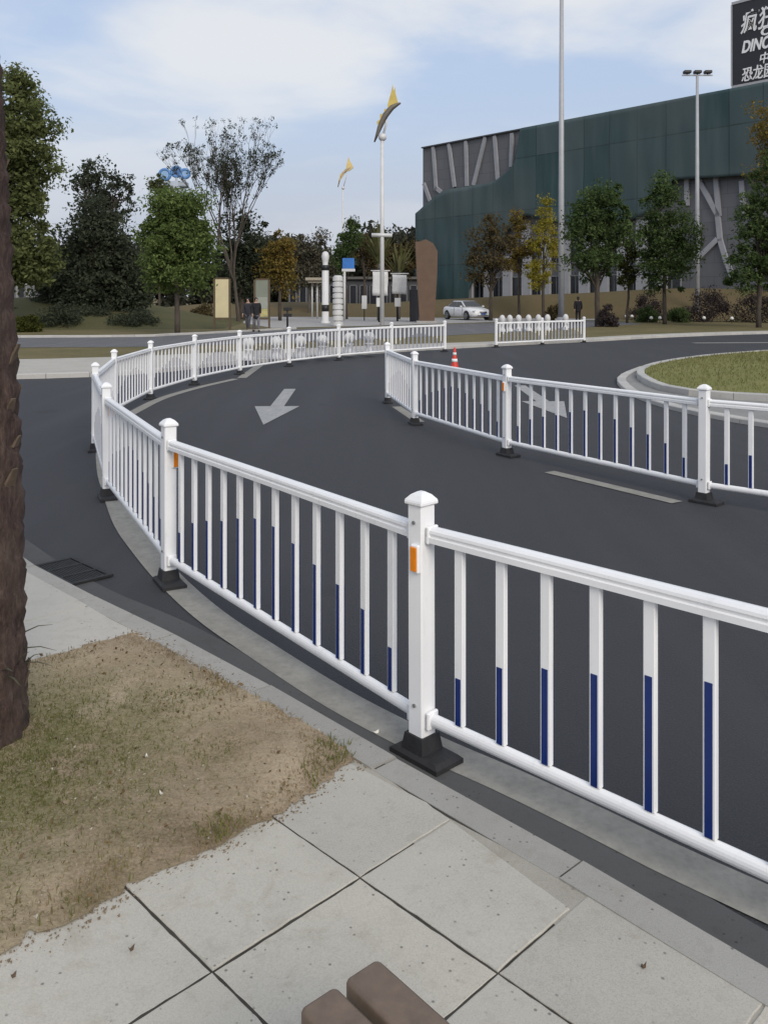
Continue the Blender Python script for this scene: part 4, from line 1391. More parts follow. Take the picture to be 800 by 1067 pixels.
def netting():
    m, t, b, o = new_mat('green_net')
    uv = ocoord(t, (1, 1, 1), 'UV')
    mp = t.nodes.new('ShaderNodeMapping'); mp.inputs['Scale'].default_value = (.55, .05, 1); t.links.new(uv, mp.inputs[0])
    st_ = nz(t, 1.0, 5, .6, mp.outputs[0])
    br = t.nodes.new('ShaderNodeTexBrick'); br.offset = 0.0
    br.inputs['Scale'].default_value = 1.0; br.inputs['Brick Width'].default_value = 3.0; br.inputs['Row Height'].default_value = 5.5
    br.inputs['Mortar Size'].default_value = .06; br.inputs['Color1'].default_value = (.036, .070, .076, 1); br.inputs['Color2'].default_value = (.066, .098, .106, 1); br.inputs['Mortar'].default_value = (.030, .050, .055, 1)
    t.links.new(uv, br.inputs['Vector'])
    c = mixc(t, ramp(t, st_, [(.45, 0.0), (.7, .55)]), br.outputs['Color'], (.092, .125, .132))
    # greyer, dustier net high up and to the right
    g2 = nz(t, .07, 2, .5, uv)
    c = mixc(t, ramp(t, g2, [(.42, 0.0), (.62, .45)]), c, (.098, .112, .116))
    t.links.new(c, b.inputs['Base Color']); b.inputs['Roughness'].default_value = .85
    b.inputs['Specular IOR Level'].default_value = .2
    OFF = .9
    top = [(437.5, 222), (442, 214), (452, 205), (460, 200), (470, 196.5), (482, 195), (495, 192.5), (507, 191), (517, 187), (526, 180), (532, 175), (536, 170), (539, 150), (541, 136.5)]
    T_ = [wall_uv(x, y, OFF) for x, y in top]
    T_[0] = (-.35, T_[0][1])
    bot = [(437.5, 311), (486, 311), (488, 300), (497, 288), (515, 262), (528, 240), (545, 224), (580, 232), (620, 236), (660, 228), (686, 216), (699, 187), (740, 185), (770, 183), (800, 182)]
    B_ = [wall_uv(x, y, OFF) for x, y in bot]
    B_[0] = (-.35, .1); B_[1] = (B_[1][0], .1)
    def interp(L, u):
        for a, b_ in zip(L[:-1], L[1:]):
            if a[0] <= u <= b_[0] + 1e-6: return a[1] + (b_[1] - a[1]) * (u - a[0]) / max(1e-6, b_[0] - a[0])
        return L[-1][1]
    umax = 76
    T_ += [(T_[-1][0] + .05, HB + .02), (umax, HB + .02)]
    B_ += [(umax, B_[-1][1])]
    mb = MB(); grid = []
    nu, nv = 240, 26
    uvs = {}
    for i in range(nu + 1):
        u = -.35 + (umax + .35) * (i / nu) ** 1.35
        z0, z1 = interp(B_, u), interp(T_, u); col = []
        for j in range(nv + 1):
            z = z0 + (z1 - z0) * j / nv
            w = .03 * math.sin(u * 1.05 + math.sin(u * .31) * 2) * math.sin(z * .5 + u * .07) + .02 * math.sin(u * 3.1 + z * .3) + .10 * mnoise.noise(Vector((u * .3, z * .3, 2)))
            v = mb.bm.verts.new(W3(u, z, OFF + w * min(1, (HB - z) / 2.5 + .06))); uvs[v] = (u, z); col.append(v)
        grid.append(col)
    for i in range(nu):
        for j in range(nv):
            f = mb.bm.faces.new((grid[i][j], grid[i + 1][j], grid[i + 1][j + 1], grid[i][j + 1])); f.smooth = True
    l = mb.bm.loops.layers.uv.new('UVMap')
    for f in mb.bm.faces:
        for lo in f.loops: lo[l].uv = uvs[lo.vert]
    # the net has thickness and wraps back to the wall along its free edges
    ret = bmesh.ops.extrude_face_region(mb.bm, geom=list(mb.bm.faces))
    ev = [g for g in ret['geom'] if isinstance(g, bmesh.types.BMVert)]
    for v in ev: v.co -= bn * .12
    bmesh.ops.recalc_face_normals(mb.bm, faces=mb.bm.faces)
    o_ = mb.build('safety_net', m)
    tag(o_, 'dark green construction netting draped over the front of the large hall', 'netting')
netting()

# ------------------------------------------------------------------ roof billboard
def text_mesh(body, size, m, bold=.012, depth=.04):
    cu = bpy.data.curves.new('lettering', 'FONT')
    cu.body = body; cu.size = size; cu.align_x = 'LEFT'; cu.align_y = 'BOTTOM_BASELINE'
    cu.extrude = depth; cu.offset = bold * size
    ob = bpy.data.objects.new('lettering_tmp', cu); COL.objects.link(ob)
    dg = bpy.context.evaluated_depsgraph_get()
    me = bpy.data.meshes.new_from_object(ob.evaluated_get(dg))
    bpy.data.objects.remove(ob)
    me.materials.clear(); me.materials.append(m)
    return me
def billboard():
    # stands on the roof edge of the hall, facing the plaza
    ub_, _ = wall_uv(762.5, 91, .6)
    base = W3(ub_, HB + .28, .35)
    Yd = base.y; s = Yd / F; Wd = 16.0
    root = empty('roof_billboard', base)
    ang = math.atan2(bd.y, bd.x)
    root.rotation_euler = (0, 0, ang)
    face = plain('board_black', (.017, .017, .024), .45, .15, 1)
    zb = at(762, 90, Yd).z - base.z; zt = at(762, 6, Yd).z - base.z
    mb = MB(); mb.box((Wd / 2, 0, (zb + zt) / 2), (Wd, .5, zt - zb)); mb.build('board', face, root)
    trim = plain('trim_grey', (.40, .40, .42), .5, .1)
    mb = MB()
    mb.box((Wd / 2, 0, zt + .12), (Wd + .1, .62, .234)); mb.box((Wd / 2, 0, zb - .105), (Wd + .1, .62, .2)); mb.box((-.06, 0, (zb + zt) / 2), (.116, .62, zt - zb - .006))
    mb.build('frame', trim, root)
    for k in range(5):
        x = .9 + 3.4 * k
        mb = MB(); mb.box((x, .0, (zb - .21) / 2), (1.6, .4, max(.1, zb - .21))); mb.build('foot', trim, root)
        mb = MB(); mb.tube([(x, .26, zt - .6), (x, 3.2, -.05)], .09, 6); mb.build('brace', trim, root)
    white = plain('white_letter', (.85, .85, .86), .45, .04)
    def loc(px, py):
        # board coordinates below a photo pixel
        d = Vector(((px - 400) / F, 1, -(py - HY) / F)); o = Vector((0, 0, HC))
        p0 = base + bn * .26
        t = (p0 - o).dot(bn) / d.dot(bn); q = o + d * t - base
        return q.dot(bd), q.z
    for body, px, base_y, hpx, adv, sk, n in (('疯狂', 770.5, 34, 23, 17.5, .18, 2), ('C', 791.5, 37.5, 8, 10, .2, 1), ('DINO', 772, 55.5, 12, 30, .2, 4), ('中', 790, 66, 11, 11, .15, 1), ('恐龙园', 772, 84.5, 14.5, 11.2, .1, 3)):
        x, z = loc(px, base_y)
        cjk = ord(body[0]) > 255
        if cjk:
            me = text_mesh(body, 1.0, white, .009)
            sx = (loc(px + adv, base_y)[0] - x) / 1.0; sz = hpx * s / .93
        else:
            me = text_mesh(body, 1.0, white, .03)
            w = max(v.co.x for v in me.vertices)
            sx = (loc(px + adv, base_y)[0] - x) / w; sz = hpx * s / .72
        for v in me.vertices:
            v.co = Vector((v.co.x * sx + v.co.y * sz * sk, -.26 - .02 - v.co.z, v.co.y * sz))
        link_mesh('lettering', me, None, root, (x, 0, z))
    tag(root, 'black roof billboard with white Chinese characters and letters above the hall', 'billboard')
billboard()

# ------------------------------------------------------------------ poles
grey_pole = plain('pole_grey', (.38, .39, .41), .45, .08, 2)
white_pole = plain('pole_white', (.60, .60, .60), .45, .06, 2)
def lamp_mast():
    p = at(584.5, 331, 58)
    root = empty('lamp_mast', (p.x, 58, .1))
    mb = MB(); mb.tube([(0, 0, .02), (0, 0, 9), (0.03, 0, 25)], [.205, .18, .12], 14); mb.build('pole', grey_pole, root)
    mb = MB(); mb.lathe([(.42, 0), (.42, .06), (.27, .1), (.26, .35), (.24, .36)], 14); mb.build('foot', grey_pole, root)
    mb = MB(); mb.lathe([(.12, 25), (1.1, 24.9), (1.15, 25.1), (.2, 25.3), (0, 25.4)], 16); mb.build('lamp_ring', grey_pole, root)
    for k in range(6):
        a = k * PI / 3; mb = MB(); mb.box((1.1 * math.cos(a), 1.1 * math.sin(a), 24.72), (.5, .35, .3), a, bev=.05); mb.build('lamp_head', M['black'], root)
    tag(root, 'very tall pale grey lamp mast rising out of the top of the view', 'lamp mast')
lamp_mast()
def floodlight_mast():
    Y = 66; p = at(726, HY, Y)
    top = at(726, 79, Y).z - .1
    root = empty('floodlight_mast', (p.x, Y, .1))
    mb = MB(); mb.tube([(0, 0, .02), (0, 0, top * .5), (0, 0, top)], [.19, .15, .10], 12); mb.build('pole', grey_pole, root)
    mb = MB(); mb.box((0, 0, top + .04), (2.3, .10, .09)); mb.build('crossbar', grey_pole, root)
    for x in (-.78, 0, .78):
        mb = MB(); mb.box((x, -.05, top + .27), (.55, .45, .22), bev=.04); mb.box((x, 0, top + .12), (.06, .06, .08)); mb.build('lamp_head', M['black'], root)
    tag(root, 'slim white floodlight mast with three dark lamps before the hall', 'floodlight mast')
floodlight_mast()

def leaf_sculpture(px, base_y, Y, ball_px, pts_body, crest, label, body_c, crest_c, pr, arm=None):
    X = at(px, HY, Y).x
    root = empty('sculpture_pole', (X, Y, .1))
    b = at(*ball_px, Y); o = Vector((X, Y, .1))
    mb = MB(); mb.tube([(0, 0, 0), (0, 0, (b - o).z)], [pr * 1.1, pr * .8], 10); mb.build('pole', white_pole, root)
    mb = MB(); mb.blob(b - o, (pr * 1.9,) * 3, 2); mb.build('ball', white_pole, root)
    # curved crescent body with scalloped upper edge
    Q = [at(x, y, Y) - o for x, y, r in pts_body]
    mb = MB()
    mb.tube(Q, [r * Y / F for x, y, r in pts_body], 10, flat=.75)
    mb.build('crescent_body', plain('sculpture_dark', body_c, .5, .2, 3), root)
    mb = MB()
    for poly in crest:
        V = [at(x, y, Y) - o for x, y in poly]
        n = len(V); th = .12
        vs = [v + Vector((0, -th, 0)) for v in V] + [v + Vector((0, th, 0)) for v in V]
        mb._add(vs, [list(range(n)), list(range(n, 2 * n))[::-1]] + [(i, (i + 1) % n, n + (i + 1) % n, n + i) for i in range(n)])
    mb.build('flame_crest', plain('sculpture_gold', crest_c, .5, .12, 3), root)
    mid = Q[len(Q) // 2]
    mb = MB(); mb.tube([b - o, (b - o).lerp(mid, .6) + Vector((.12, 0, 0)), mid], pr * .55, 6); mb.build('strut', white_pole, root)
    if arm:
        z = at(px, arm[2], Y).z - .1
        mb = MB(); mb.tube([((arm[0] - px) * Y / F, -.05, z), ((arm[1] - px) * Y / F, -.05, z - .02)], pr * .9, 8); mb.build('cross_arm', white_pole, root)
    tag(root, label, 'sculpture')
leaf_sculpture(398, 338, 52, (398.5, 143), [(390, 148, 1.0), (393, 140, 2.4), (396.5, 130, 4.0), (401.5, 120, 4.4), (408, 112, 4.0), (414, 108.5, 2.6), (417.5, 107.5, 1.0)],
    [[(404, 116), (403.5, 110), (406, 101), (407.5, 96), (409, 88), (410, 95), (411.5, 91), (412, 98), (413.5, 103), (414.5, 108), (409, 112)], [(394, 133), (392.5, 127), (395.5, 125), (396, 119), (399.5, 119.5), (400.5, 113.5), (404, 115), (400, 123)]],
    'tall white pole topped by a dark crescent sculpture with golden flames', (.13, .115, .10), (.55, .42, .10), .13, (387, 408.5, 245))
leaf_sculpture(357, 330, 92, (357.5, 196), [(352, 195, .5), (354, 187, 1.2), (357, 181, 1.9), (361, 177, 2.0), (366, 174.5, 1.3), (368, 174, .5)],
    [[(360, 179), (361, 172), (363, 163.5), (364.5, 168), (366.5, 171), (368, 175), (364, 178)], [(353.5, 189), (354, 182), (357, 180), (358.5, 177), (360, 179), (357, 184)]],
    'thin distant pole topped by a small cream and gold crescent sculpture', (.42, .33, .2), (.66, .5, .2), .09)

# ------------------------------------------------------------------ plaza furniture
def sign_board(px, top, bot, Y, wpx, label, face, bands=None, foot=.25):
    p = at(px, bot, Y); s = Y / F
    root = empty('sign_board', (p.x, Y, .1))
    w, z0, z1 = wpx * s, p.z - .1, at(px, top, Y).z - .1
    fr = plain('sign_frame', (.10, .07, .04), .6)
    mb = MB(); mb.box((0, 0, (z0 + z1) / 2), (w, .10, z1 - z0), bev=.01); mb.build('panel', face, root)
    mb = MB()
    for x in (-1, 1): mb.box((x * (w / 2 + .05), 0, z1 / 2), (.09, .13, z1 + .05))
    mb.box((0, 0, z0 - .05), (w, .11, .09)); mb.box((0, 0, z1 + .045), (w, .11, .08))
    mb.build('frame', fr, root)
    if bands:
        for (a, b, m) in bands:
            mb = MB(); mb.box((0, -.056, z0 + (z1 - z0) * (a + b) / 2), (w - .04, .006, (z1 - z0) * (b - a) - .01)); mb.build('picture', m, root)
    tag(root, label, 'sign')
cream = plain('cream_face', (.60, .53, .33), .6, .06, 2)
sign_board(231.5, 291, 331, 45, 14, 'tall cream sign board in a brown frame by the two walkers', cream)
gface = plain('grey_green_face', (.20, .22, .18), .6, .08, 2)
sign_board(273, 292, 331, 45, 13, 'tall grey green sign board with a yellowish picture at its foot', gface,
           [(.02, .24, plain('picture_yellow', (.42, .38, .17), .6, .3, 4)), (.24, .55, plain('picture_grey', (.30, .32, .28), .6, .12, 4))])

def black_post_sign():
    Y = 44; p = at(299.5, 345, Y); root = empty('post_sign', (p.x, Y, .1)); s = Y / F
    z1 = at(0, 320, Y).z - .1
    mb = MB(); mb.tube([(0, 0, 0), (0, 0, z1)], .05, 8); mb.build('post', M['black'], root)
    for y in (322, 328.5):
        mb = MB(); mb.box((0.02, -.04, at(0, y, Y).z - .1), (.42, .05, .16), bev=.01); mb.build('plate', M['black'], root)
    tag(root, 'small black post with two dark plates on the plaza', 'sign')
black_post_sign()

def totem():
    Y = 56; s = Y / F; p = at(339, 335, Y); root = empty('totem_column', (p.x, Y, .1))
    Zt = at(0, 262, Y).z - .1
    mb = MB(); mb.lathe([(.30, 0), (.30, .12), (.22, .14), (.22, Zt - .9), (.16, Zt - .82), (.2, Zt - .6), (.25, Zt - .35), (.2, Zt - .1), (.08, Zt), (0, Zt)], 16); mb.build('column', white_pole, root)
    for y, h in ((279, .34), (321, .42)):
        z = at(0, y, Y).z - .1
        mb = MB(); mb.lathe([(.15, z - h / 2), (.232, z - h / 2), (.232, z + h / 2), (.15, z + h / 2)], 16); mb.build('black_band', M['black'], root)
    tag(root, 'slim white column with two black bands and a rounded head', 'column')
    Y = 50; p = at(352, 340, Y); root = empty('ring_column', (p.x, Y, .1))
    Zt = at(0, 287, Y).z - .1
    prof = [(.27, 0)]
    n = 9
    for k in range(n):
        a, b = Zt * k / n, Zt * (k + 1) / n
        prof += [(.30, a + .02), (.30, b - .09), (.22, b - .06), (.22, b - .01)]
    prof += [(.18, Zt), (0, Zt)]
    mb = MB(); mb.lathe(prof, 16, smooth=False); mb.build('column', white_pole, root)
    mb = MB(); mb.lathe([(.34, .0), (.34, .08), (.20, .1)], 16); mb.build('plinth', M['plaza'], root)
    tag(root, 'ringed pale column standing right of the banded column', 'column')
totem()

def shelter():
    Y = 68; p = at(329, 330, Y); s = Y / F; root = empty('canopy_shelter', (p.x, Y, .1))
    z = at(0, 291, Y).z - .1
    bei = plain('beige_roof', (.38, .34, .27), .6)
    mb = MB(); mb.box((0, 0, z), (1.5, 1.6, .22), bev=.03); mb.box((0, 0, z - .2), (1.1, 1.2, .16)); mb.build('roof', bei, root)
    for x in (-.28, .12):
        mb = MB(); mb.tube([(x, 0, 0), (x, 0, z - .25)], .06, 8); mb.build('post', white_pole, root)
    tag(root, 'small beige flat canopy on two thin posts left of the banded column', 'shelter')
shelter()
def blue_sign():
    Y = 62; p = at(359, 330, Y); root = empty('blue_sign', (p.x, Y, .1))
    mb = MB(); mb.tube([(0, 0, 0), (0, 0, at(0, 283, Y).z - .1)], .075, 8); mb.build('post', white_pole, root)
    mb = MB(); c = at(363, 274.5, Y); mb.box((c.x - p.x, 0, c.z - .1), (.85, .12, .75), bev=.02); mb.build('blue_panel', plain('sign_blue', (.03, .16, .50), .5, .2, 3), root)
    mb = MB(); c = at(363, 281.5, Y); mb.box((c.x - p.x, 0, c.z - .1), (.95, .12, .2), bev=.02); mb.build('white_panel', white_pole, root)
    tag(root, 'blue square sign with white strip on a white post', 'sign')
blue_sign()
def banner(px, x0, x1, y0, y1, Y, label, small=None):
    p = at(px, 336, Y); root = empty('banner_stand', (p.x, Y, .1)); s = Y / F
    A, B_ = at(x0, y0, Y), at(x1, y1, Y)
    zt = A.z - .1
    mb = MB(); mb.tube([(0, .08, 0), (0, .08, zt + .25)], .07, 8); mb.build('post', M['black'], root)
    mb = MB(); mb.tube([(A.x - p.x - .12, .02, zt + .06), (B_.x - p.x + .15, .02, zt + .06)], .045, 6); mb.build('arm', white_pole, root)
    cloth = plain('banner_cloth', (.60, .60, .60), .8, .12, 2.5)
    mb = MB(); n = 10; g = []
    for i in range(n + 1):
        u = i / n; x = A.x - p.x + (B_.x - A.x) * u
        g.append([mb.bm.verts.new((x + .02 * math.sin(j), -.02 + .05 * math.sin(u * 7 + j * .5), zt - (A.z - B_.z) * j / 6 - .05 * u * (px > 400))) for j in range(7)])
    for i in range(n):
        for j in range(6):
            f = mb.bm.faces.new((g[i][j], g[i][j + 1], g[i + 1][j + 1], g[i + 1][j])); f.smooth = True
    r = bmesh.ops.extrude_face_region(mb.bm, geom=list(mb.bm.faces))
    for v in [q for q in r['geom'] if isinstance(q, bmesh.types.BMVert)]: v.co.y += .012
    mb.build('cloth', cloth, root)
    mb = MB(); mb.box((.02, -.02, at(0, 315, Y).z - .1), (.42, .08, .6), bev=.02); mb.build('notice', white_pole, root)
    tag(root, label, 'banner')
banner(395, 388, 404, 283, 308, 58, 'white cloth banner hanging behind the white sculpture pole')
banner(414, 408.5, 423.5, 286, 306, 60, 'white cloth banner nearer the brown stele')
def notice_box():
    Y = 62; p = at(379.5, 315, Y); root = empty('notice_board', (p.x, Y, .1))
    z = p.z - .1
    mb = MB(); mb.box((0, 0, z), (.36, .10, .95), bev=.02); mb.build('panel', white_pole, root)
    mb = MB(); mb.tube([(0, .07, 0), (0, .07, z)], .04, 6); mb.build('post', M['black'], root)
    tag(root, 'small white notice board on a black post left of the banners', 'sign')
notice_box()
def stele():
    Y = 57; px = 444; p = at(px, 336, Y); root = empty('brown_stele', (p.x, Y, .1))
    O = Vector((p.x, Y, .1))
    out = [(437, 338), (452, 338), (453, 318), (455, 285), (455.5, 262), (451, 254), (443, 249.5), (437, 252), (432.5, 252), (434, 285), (436, 318)]
    V = [at(x, y, Y) - O for x, y in out]
    n = len(V); th = .35
    mb = MB()
    mb._add([v + Vector((0, -th, 0)) for v in V] + [v + Vector((0, th, 0)) for v in V], [list(range(n)), list(range(n, 2 * n))[::-1]] + [(i, (i + 1) % n, n + (i + 1) % n, n + i) for i in range(n)])
    mb.build('slab', plain('stele_brown', (.115, .068, .042), .6, .14, 1.5, bmp=.2, bscale=8), root)
    mb = MB(); mb.box((0, 0, .06), (1.3, 1.0, .14), bev=.02); mb.build('plinth', M['plaza'], root)
    tag(root, 'tall brown stele wider at its top, left of the white car', 'monument')
    root = empty('dark_cabinet', at(431.5, HY, 60) * 0 + Vector((at(431.5, HY, 60).x, 60, .1)))
    mb = MB(); mb.box((0, 0, 1.1), (.62, .5, 2.2), bev=.02); mb.build('cabinet_body', plain('cabinet_black', (.02, .02, .026), .6), root)
    mb = MB(); mb.box((0, -.256, 1.1), (.5, .01, 2.0)); mb.box((.2, -.268, 1.1), (.03, .014, .2)); mb.build('door', plain('cabinet_door', (.03, .03, .036), .5), root)
    tag(root, 'dark upright cabinet at the left side of the brown stele', 'cabinet')
stele()
def spiky_plant(px, Y, top, label, seed, n=26):
    X = at(px, HY, Y).x; root = empty('spiky_plant', (X, Y, .1)); rnd = random.Random(seed)
    H = at(px, top, Y).z - .1
    mb = MB(); mb.tube([(0, 0, -.05), (0.03, 0, H * .62)], [.16, .12], 8); mb.build('stem', M['bark_grey'], root)
    mb = MB()
    for k in range(n):
        a = rnd.uniform(0, 2 * PI); el = rnd.uniform(.7, 1.45); L = H * rnd.uniform(.22, .40); z0 = H * rnd.uniform(.5, .64)
        d = Vector((math.cos(a) * math.cos(el), math.sin(a) * math.cos(el), math.sin(el)))
        s = Vector((-math.sin(a), math.cos(a), 0)) * .11
        p0 = Vector((0, 0, z0)); p1 = p0 + d * L * .6; p2 = p0 + d * L
        t = d.cross(s).normalized() * .012
        mb._add([p0 - s * .5 - t, p0 + s * .5 - t, p1 + s - t, p2, p1 - s - t, p0 - s * .5 + t, p0 + s * .5 + t, p1 + s + t, p1 - s + t],
                [(0, 1, 2, 4), (4, 2, 3), (5, 8, 7, 6), (8, 3, 7), (0, 5, 6, 1), (1, 6, 7, 2), (2, 7, 3), (4, 3, 8), (0, 4, 8, 5)])
    mb.build('frond', leaf_mat('spike_leaf' + str(seed), (.10, .11, .04), (.26, .25, .13), .3), root)
    tag(root, label, 'plant')
spiky_plant(395, 62, 226, 'tall pale spiky plant behind the white sculpture pole', 3, 34)
spiky_plant(415, 66, 247, 'low pale spiky plant above the banner nearer the stele', 4)

# low dark building behind the plaza and a pale house behind the left trees
def low_building(name, x0, x1, Y, y_top, label, wallm, roofm, nwin, depth=9, base=.1):
    A, B_ = at(x0, HY, Y), at(x1, HY, Y); h = at(0, y_top, Y).z - base
    w = B_.x - A.x
    root = empty(name, ((A.x + B_.x) / 2, Y, base))
    mb = MB(); mb.box((0, depth / 2, h / 2), (w, depth, h)); mb.build('wall', wallm, root)
    mb = MB(); mb.box((0, depth / 2, h + .14), (w + .8, depth + .8, .274)); mb.build('roof', roofm, root)
    gl = plain(name + '_glass', (.02, .022, .028), .15, .3, 1)
    for k in range(nwin):
        x = -w / 2 + w * (k + .5) / nwin
        mb = MB(); mb.box((x, -.02, h * .48), (w / nwin * .62, .1, h * .62)); wo = mb.build('window', gl, root)
        mb = MB()
        for s in (-1, 1): mb.box((x + s * w / nwin * .33, -.05, h * .48), (.12, .14, h * .66))
        mb.box((x, -.052, h * .82), (w / nwin * .6, .14, .1)); mb.box((x, -.052, h * .155), (w / nwin * .6, .16, .1))
        mb.build('frame', plain('window_frame_grey', (.15, .15, .16), .5), wo)
    tag(root, label, 'building')
low_building('low_pavilion', 300, 436, 96, 291, 'long low dark pavilion behind the plaza', plain('pavilion_wall', (.05, .05, .058), .7, .15, 1), plain('pavilion_roof', (.10, .095, .09), .7), 13)
low_building('white_house', -30, 28, 82, 289, 'low white house glimpsed behind the leftmost tree', plain('house_white', (.34, .34, .35), .7), plain('house_roof', (.2, .2, .21), .7), 6)

def ride_tower():
    Y = 150; p = at(183, HY, Y); s = Y / F; root = empty('ride_tower', (p.x, Y, 0))
    bl = plain('ride_blue', (.10, .24, .50), .5, .15, .5); gy = plain('ride_grey', (.36, .40, .45), .6)
    zt = at(0, 190, Y).z
    mb = MB(); mb.tube([(0, 0, 0), (0, 0, zt)], [1.8, 1.4], 12); mb.build('tower', gy, root)
    c = at(186, 190, Y); mb = MB(); mb.box((c.x - p.x, 0, c.z - .4), (19 * s, 2.4, 6.5 * s), bev=.2); mb.build('deck', gy, root)
    for x, y, r, m in ((172, 182, 5.5, bl), (184, 179, 5.0, bl), (193, 181, 4.4, bl)):
        q = at(x, y, Y)
        mb = MB()
        mb.tube([(q.x - p.x + r * s * math.cos(a), 0, q.z + r * s * math.sin(a)) for a in [2 * PI * k / 20 for k in range(21)]], .28, 6)
        mb.build('ride_ring', m, root)
        mb = MB()
        M4 = Matrix.Translation((q.x - p.x, 0, q.z)) @ Matrix.Rotation(R(90), 4, 'X')
        bmesh.ops.create_cone(mb.bm, cap_ends=True, segments=20, radius1=r * s * .8, radius2=r * s * .8, depth=.3, matrix=M4)
        mb.build('ride_disc', plain('ride_disc_blue' + str(x), (.06, .15, .36) if x == 184 else (.25, .40, .62), .5), root)
        mb = MB(); mb.tube([(q.x - p.x, 0, zt - .5), (q.x - p.x, 0, q.z - r * s)], .2, 6); mb.build('ride_strut', gy, root)
    tag(root, 'blue ringed amusement ride top showing above the bright egg-shaped tree', 'ride')
ride_tower()

# ------------------------------------------------------------------ white bollards
stone = plain('white_stone', (.55, .55, .55), .6, .1, 6)
def bollard_mesh():
    a = MB(); a.lathe([(.17, 0), (.17, .07), (.12, .10), (.095, .16), (.10, .22), (.13, .26), (.13, .285), (.06, .30), (0, .30)], 18)
    b = MB()
    b.lathe([(0.05, .298)] + [(.155 * math.cos(t), .44 + .155 * math.sin(t)) for t in [-1.2 + 2.77 * k / 11 for k in range(11)]] + [(0, .595)], 18)
    pa, pb = a.mesh('pedestal'), b.mesh('globe')
    pa.materials.append(stone); pb.materials.append(stone)
    return pa, pb
PED, GLO = bollard_mesh()
b0 = empty('globe_bollard', (0, 0, 0)); link_mesh('pedestal', PED, None, b0); link_mesh('globe', GLO, None, b0)
spots = [(259, 375.5, 1.02), (288, 374, 1.02), (313, 373, 1.02), (336, 371.5, 1.02), (364, 369, 1.05), (385, 368, 1.05)]
GA, GB = 'white globe bollards behind the long curving fence', 'white globe bollards behind the short far fence'
first = True
def put_bollard(x, y, sc, label, group):
    global first
    o = b0 if first else copy_tree(b0)
    first = False
    o.location = (x, y, .104); o.scale = (sc if sc < 1.2 else .95, sc if sc < 1.2 else .95, sc)
    tag(o, label, 'bollard', group)
for x, y, sc in spots:
    q = gp(x, y, .1); put_bollard(q[0], q[1], sc, 'white stone globe bollard standing close behind the far curve of the long fence', GA)
for x in (520.5, 529, 539, 550.5, 562, 573, 595):
    Y = 43; put_bollard(at(x, HY, Y).x, Y + (x - 550) * .03, 1.36, 'white stone globe bollard whose top shows above the short far fence', GB)

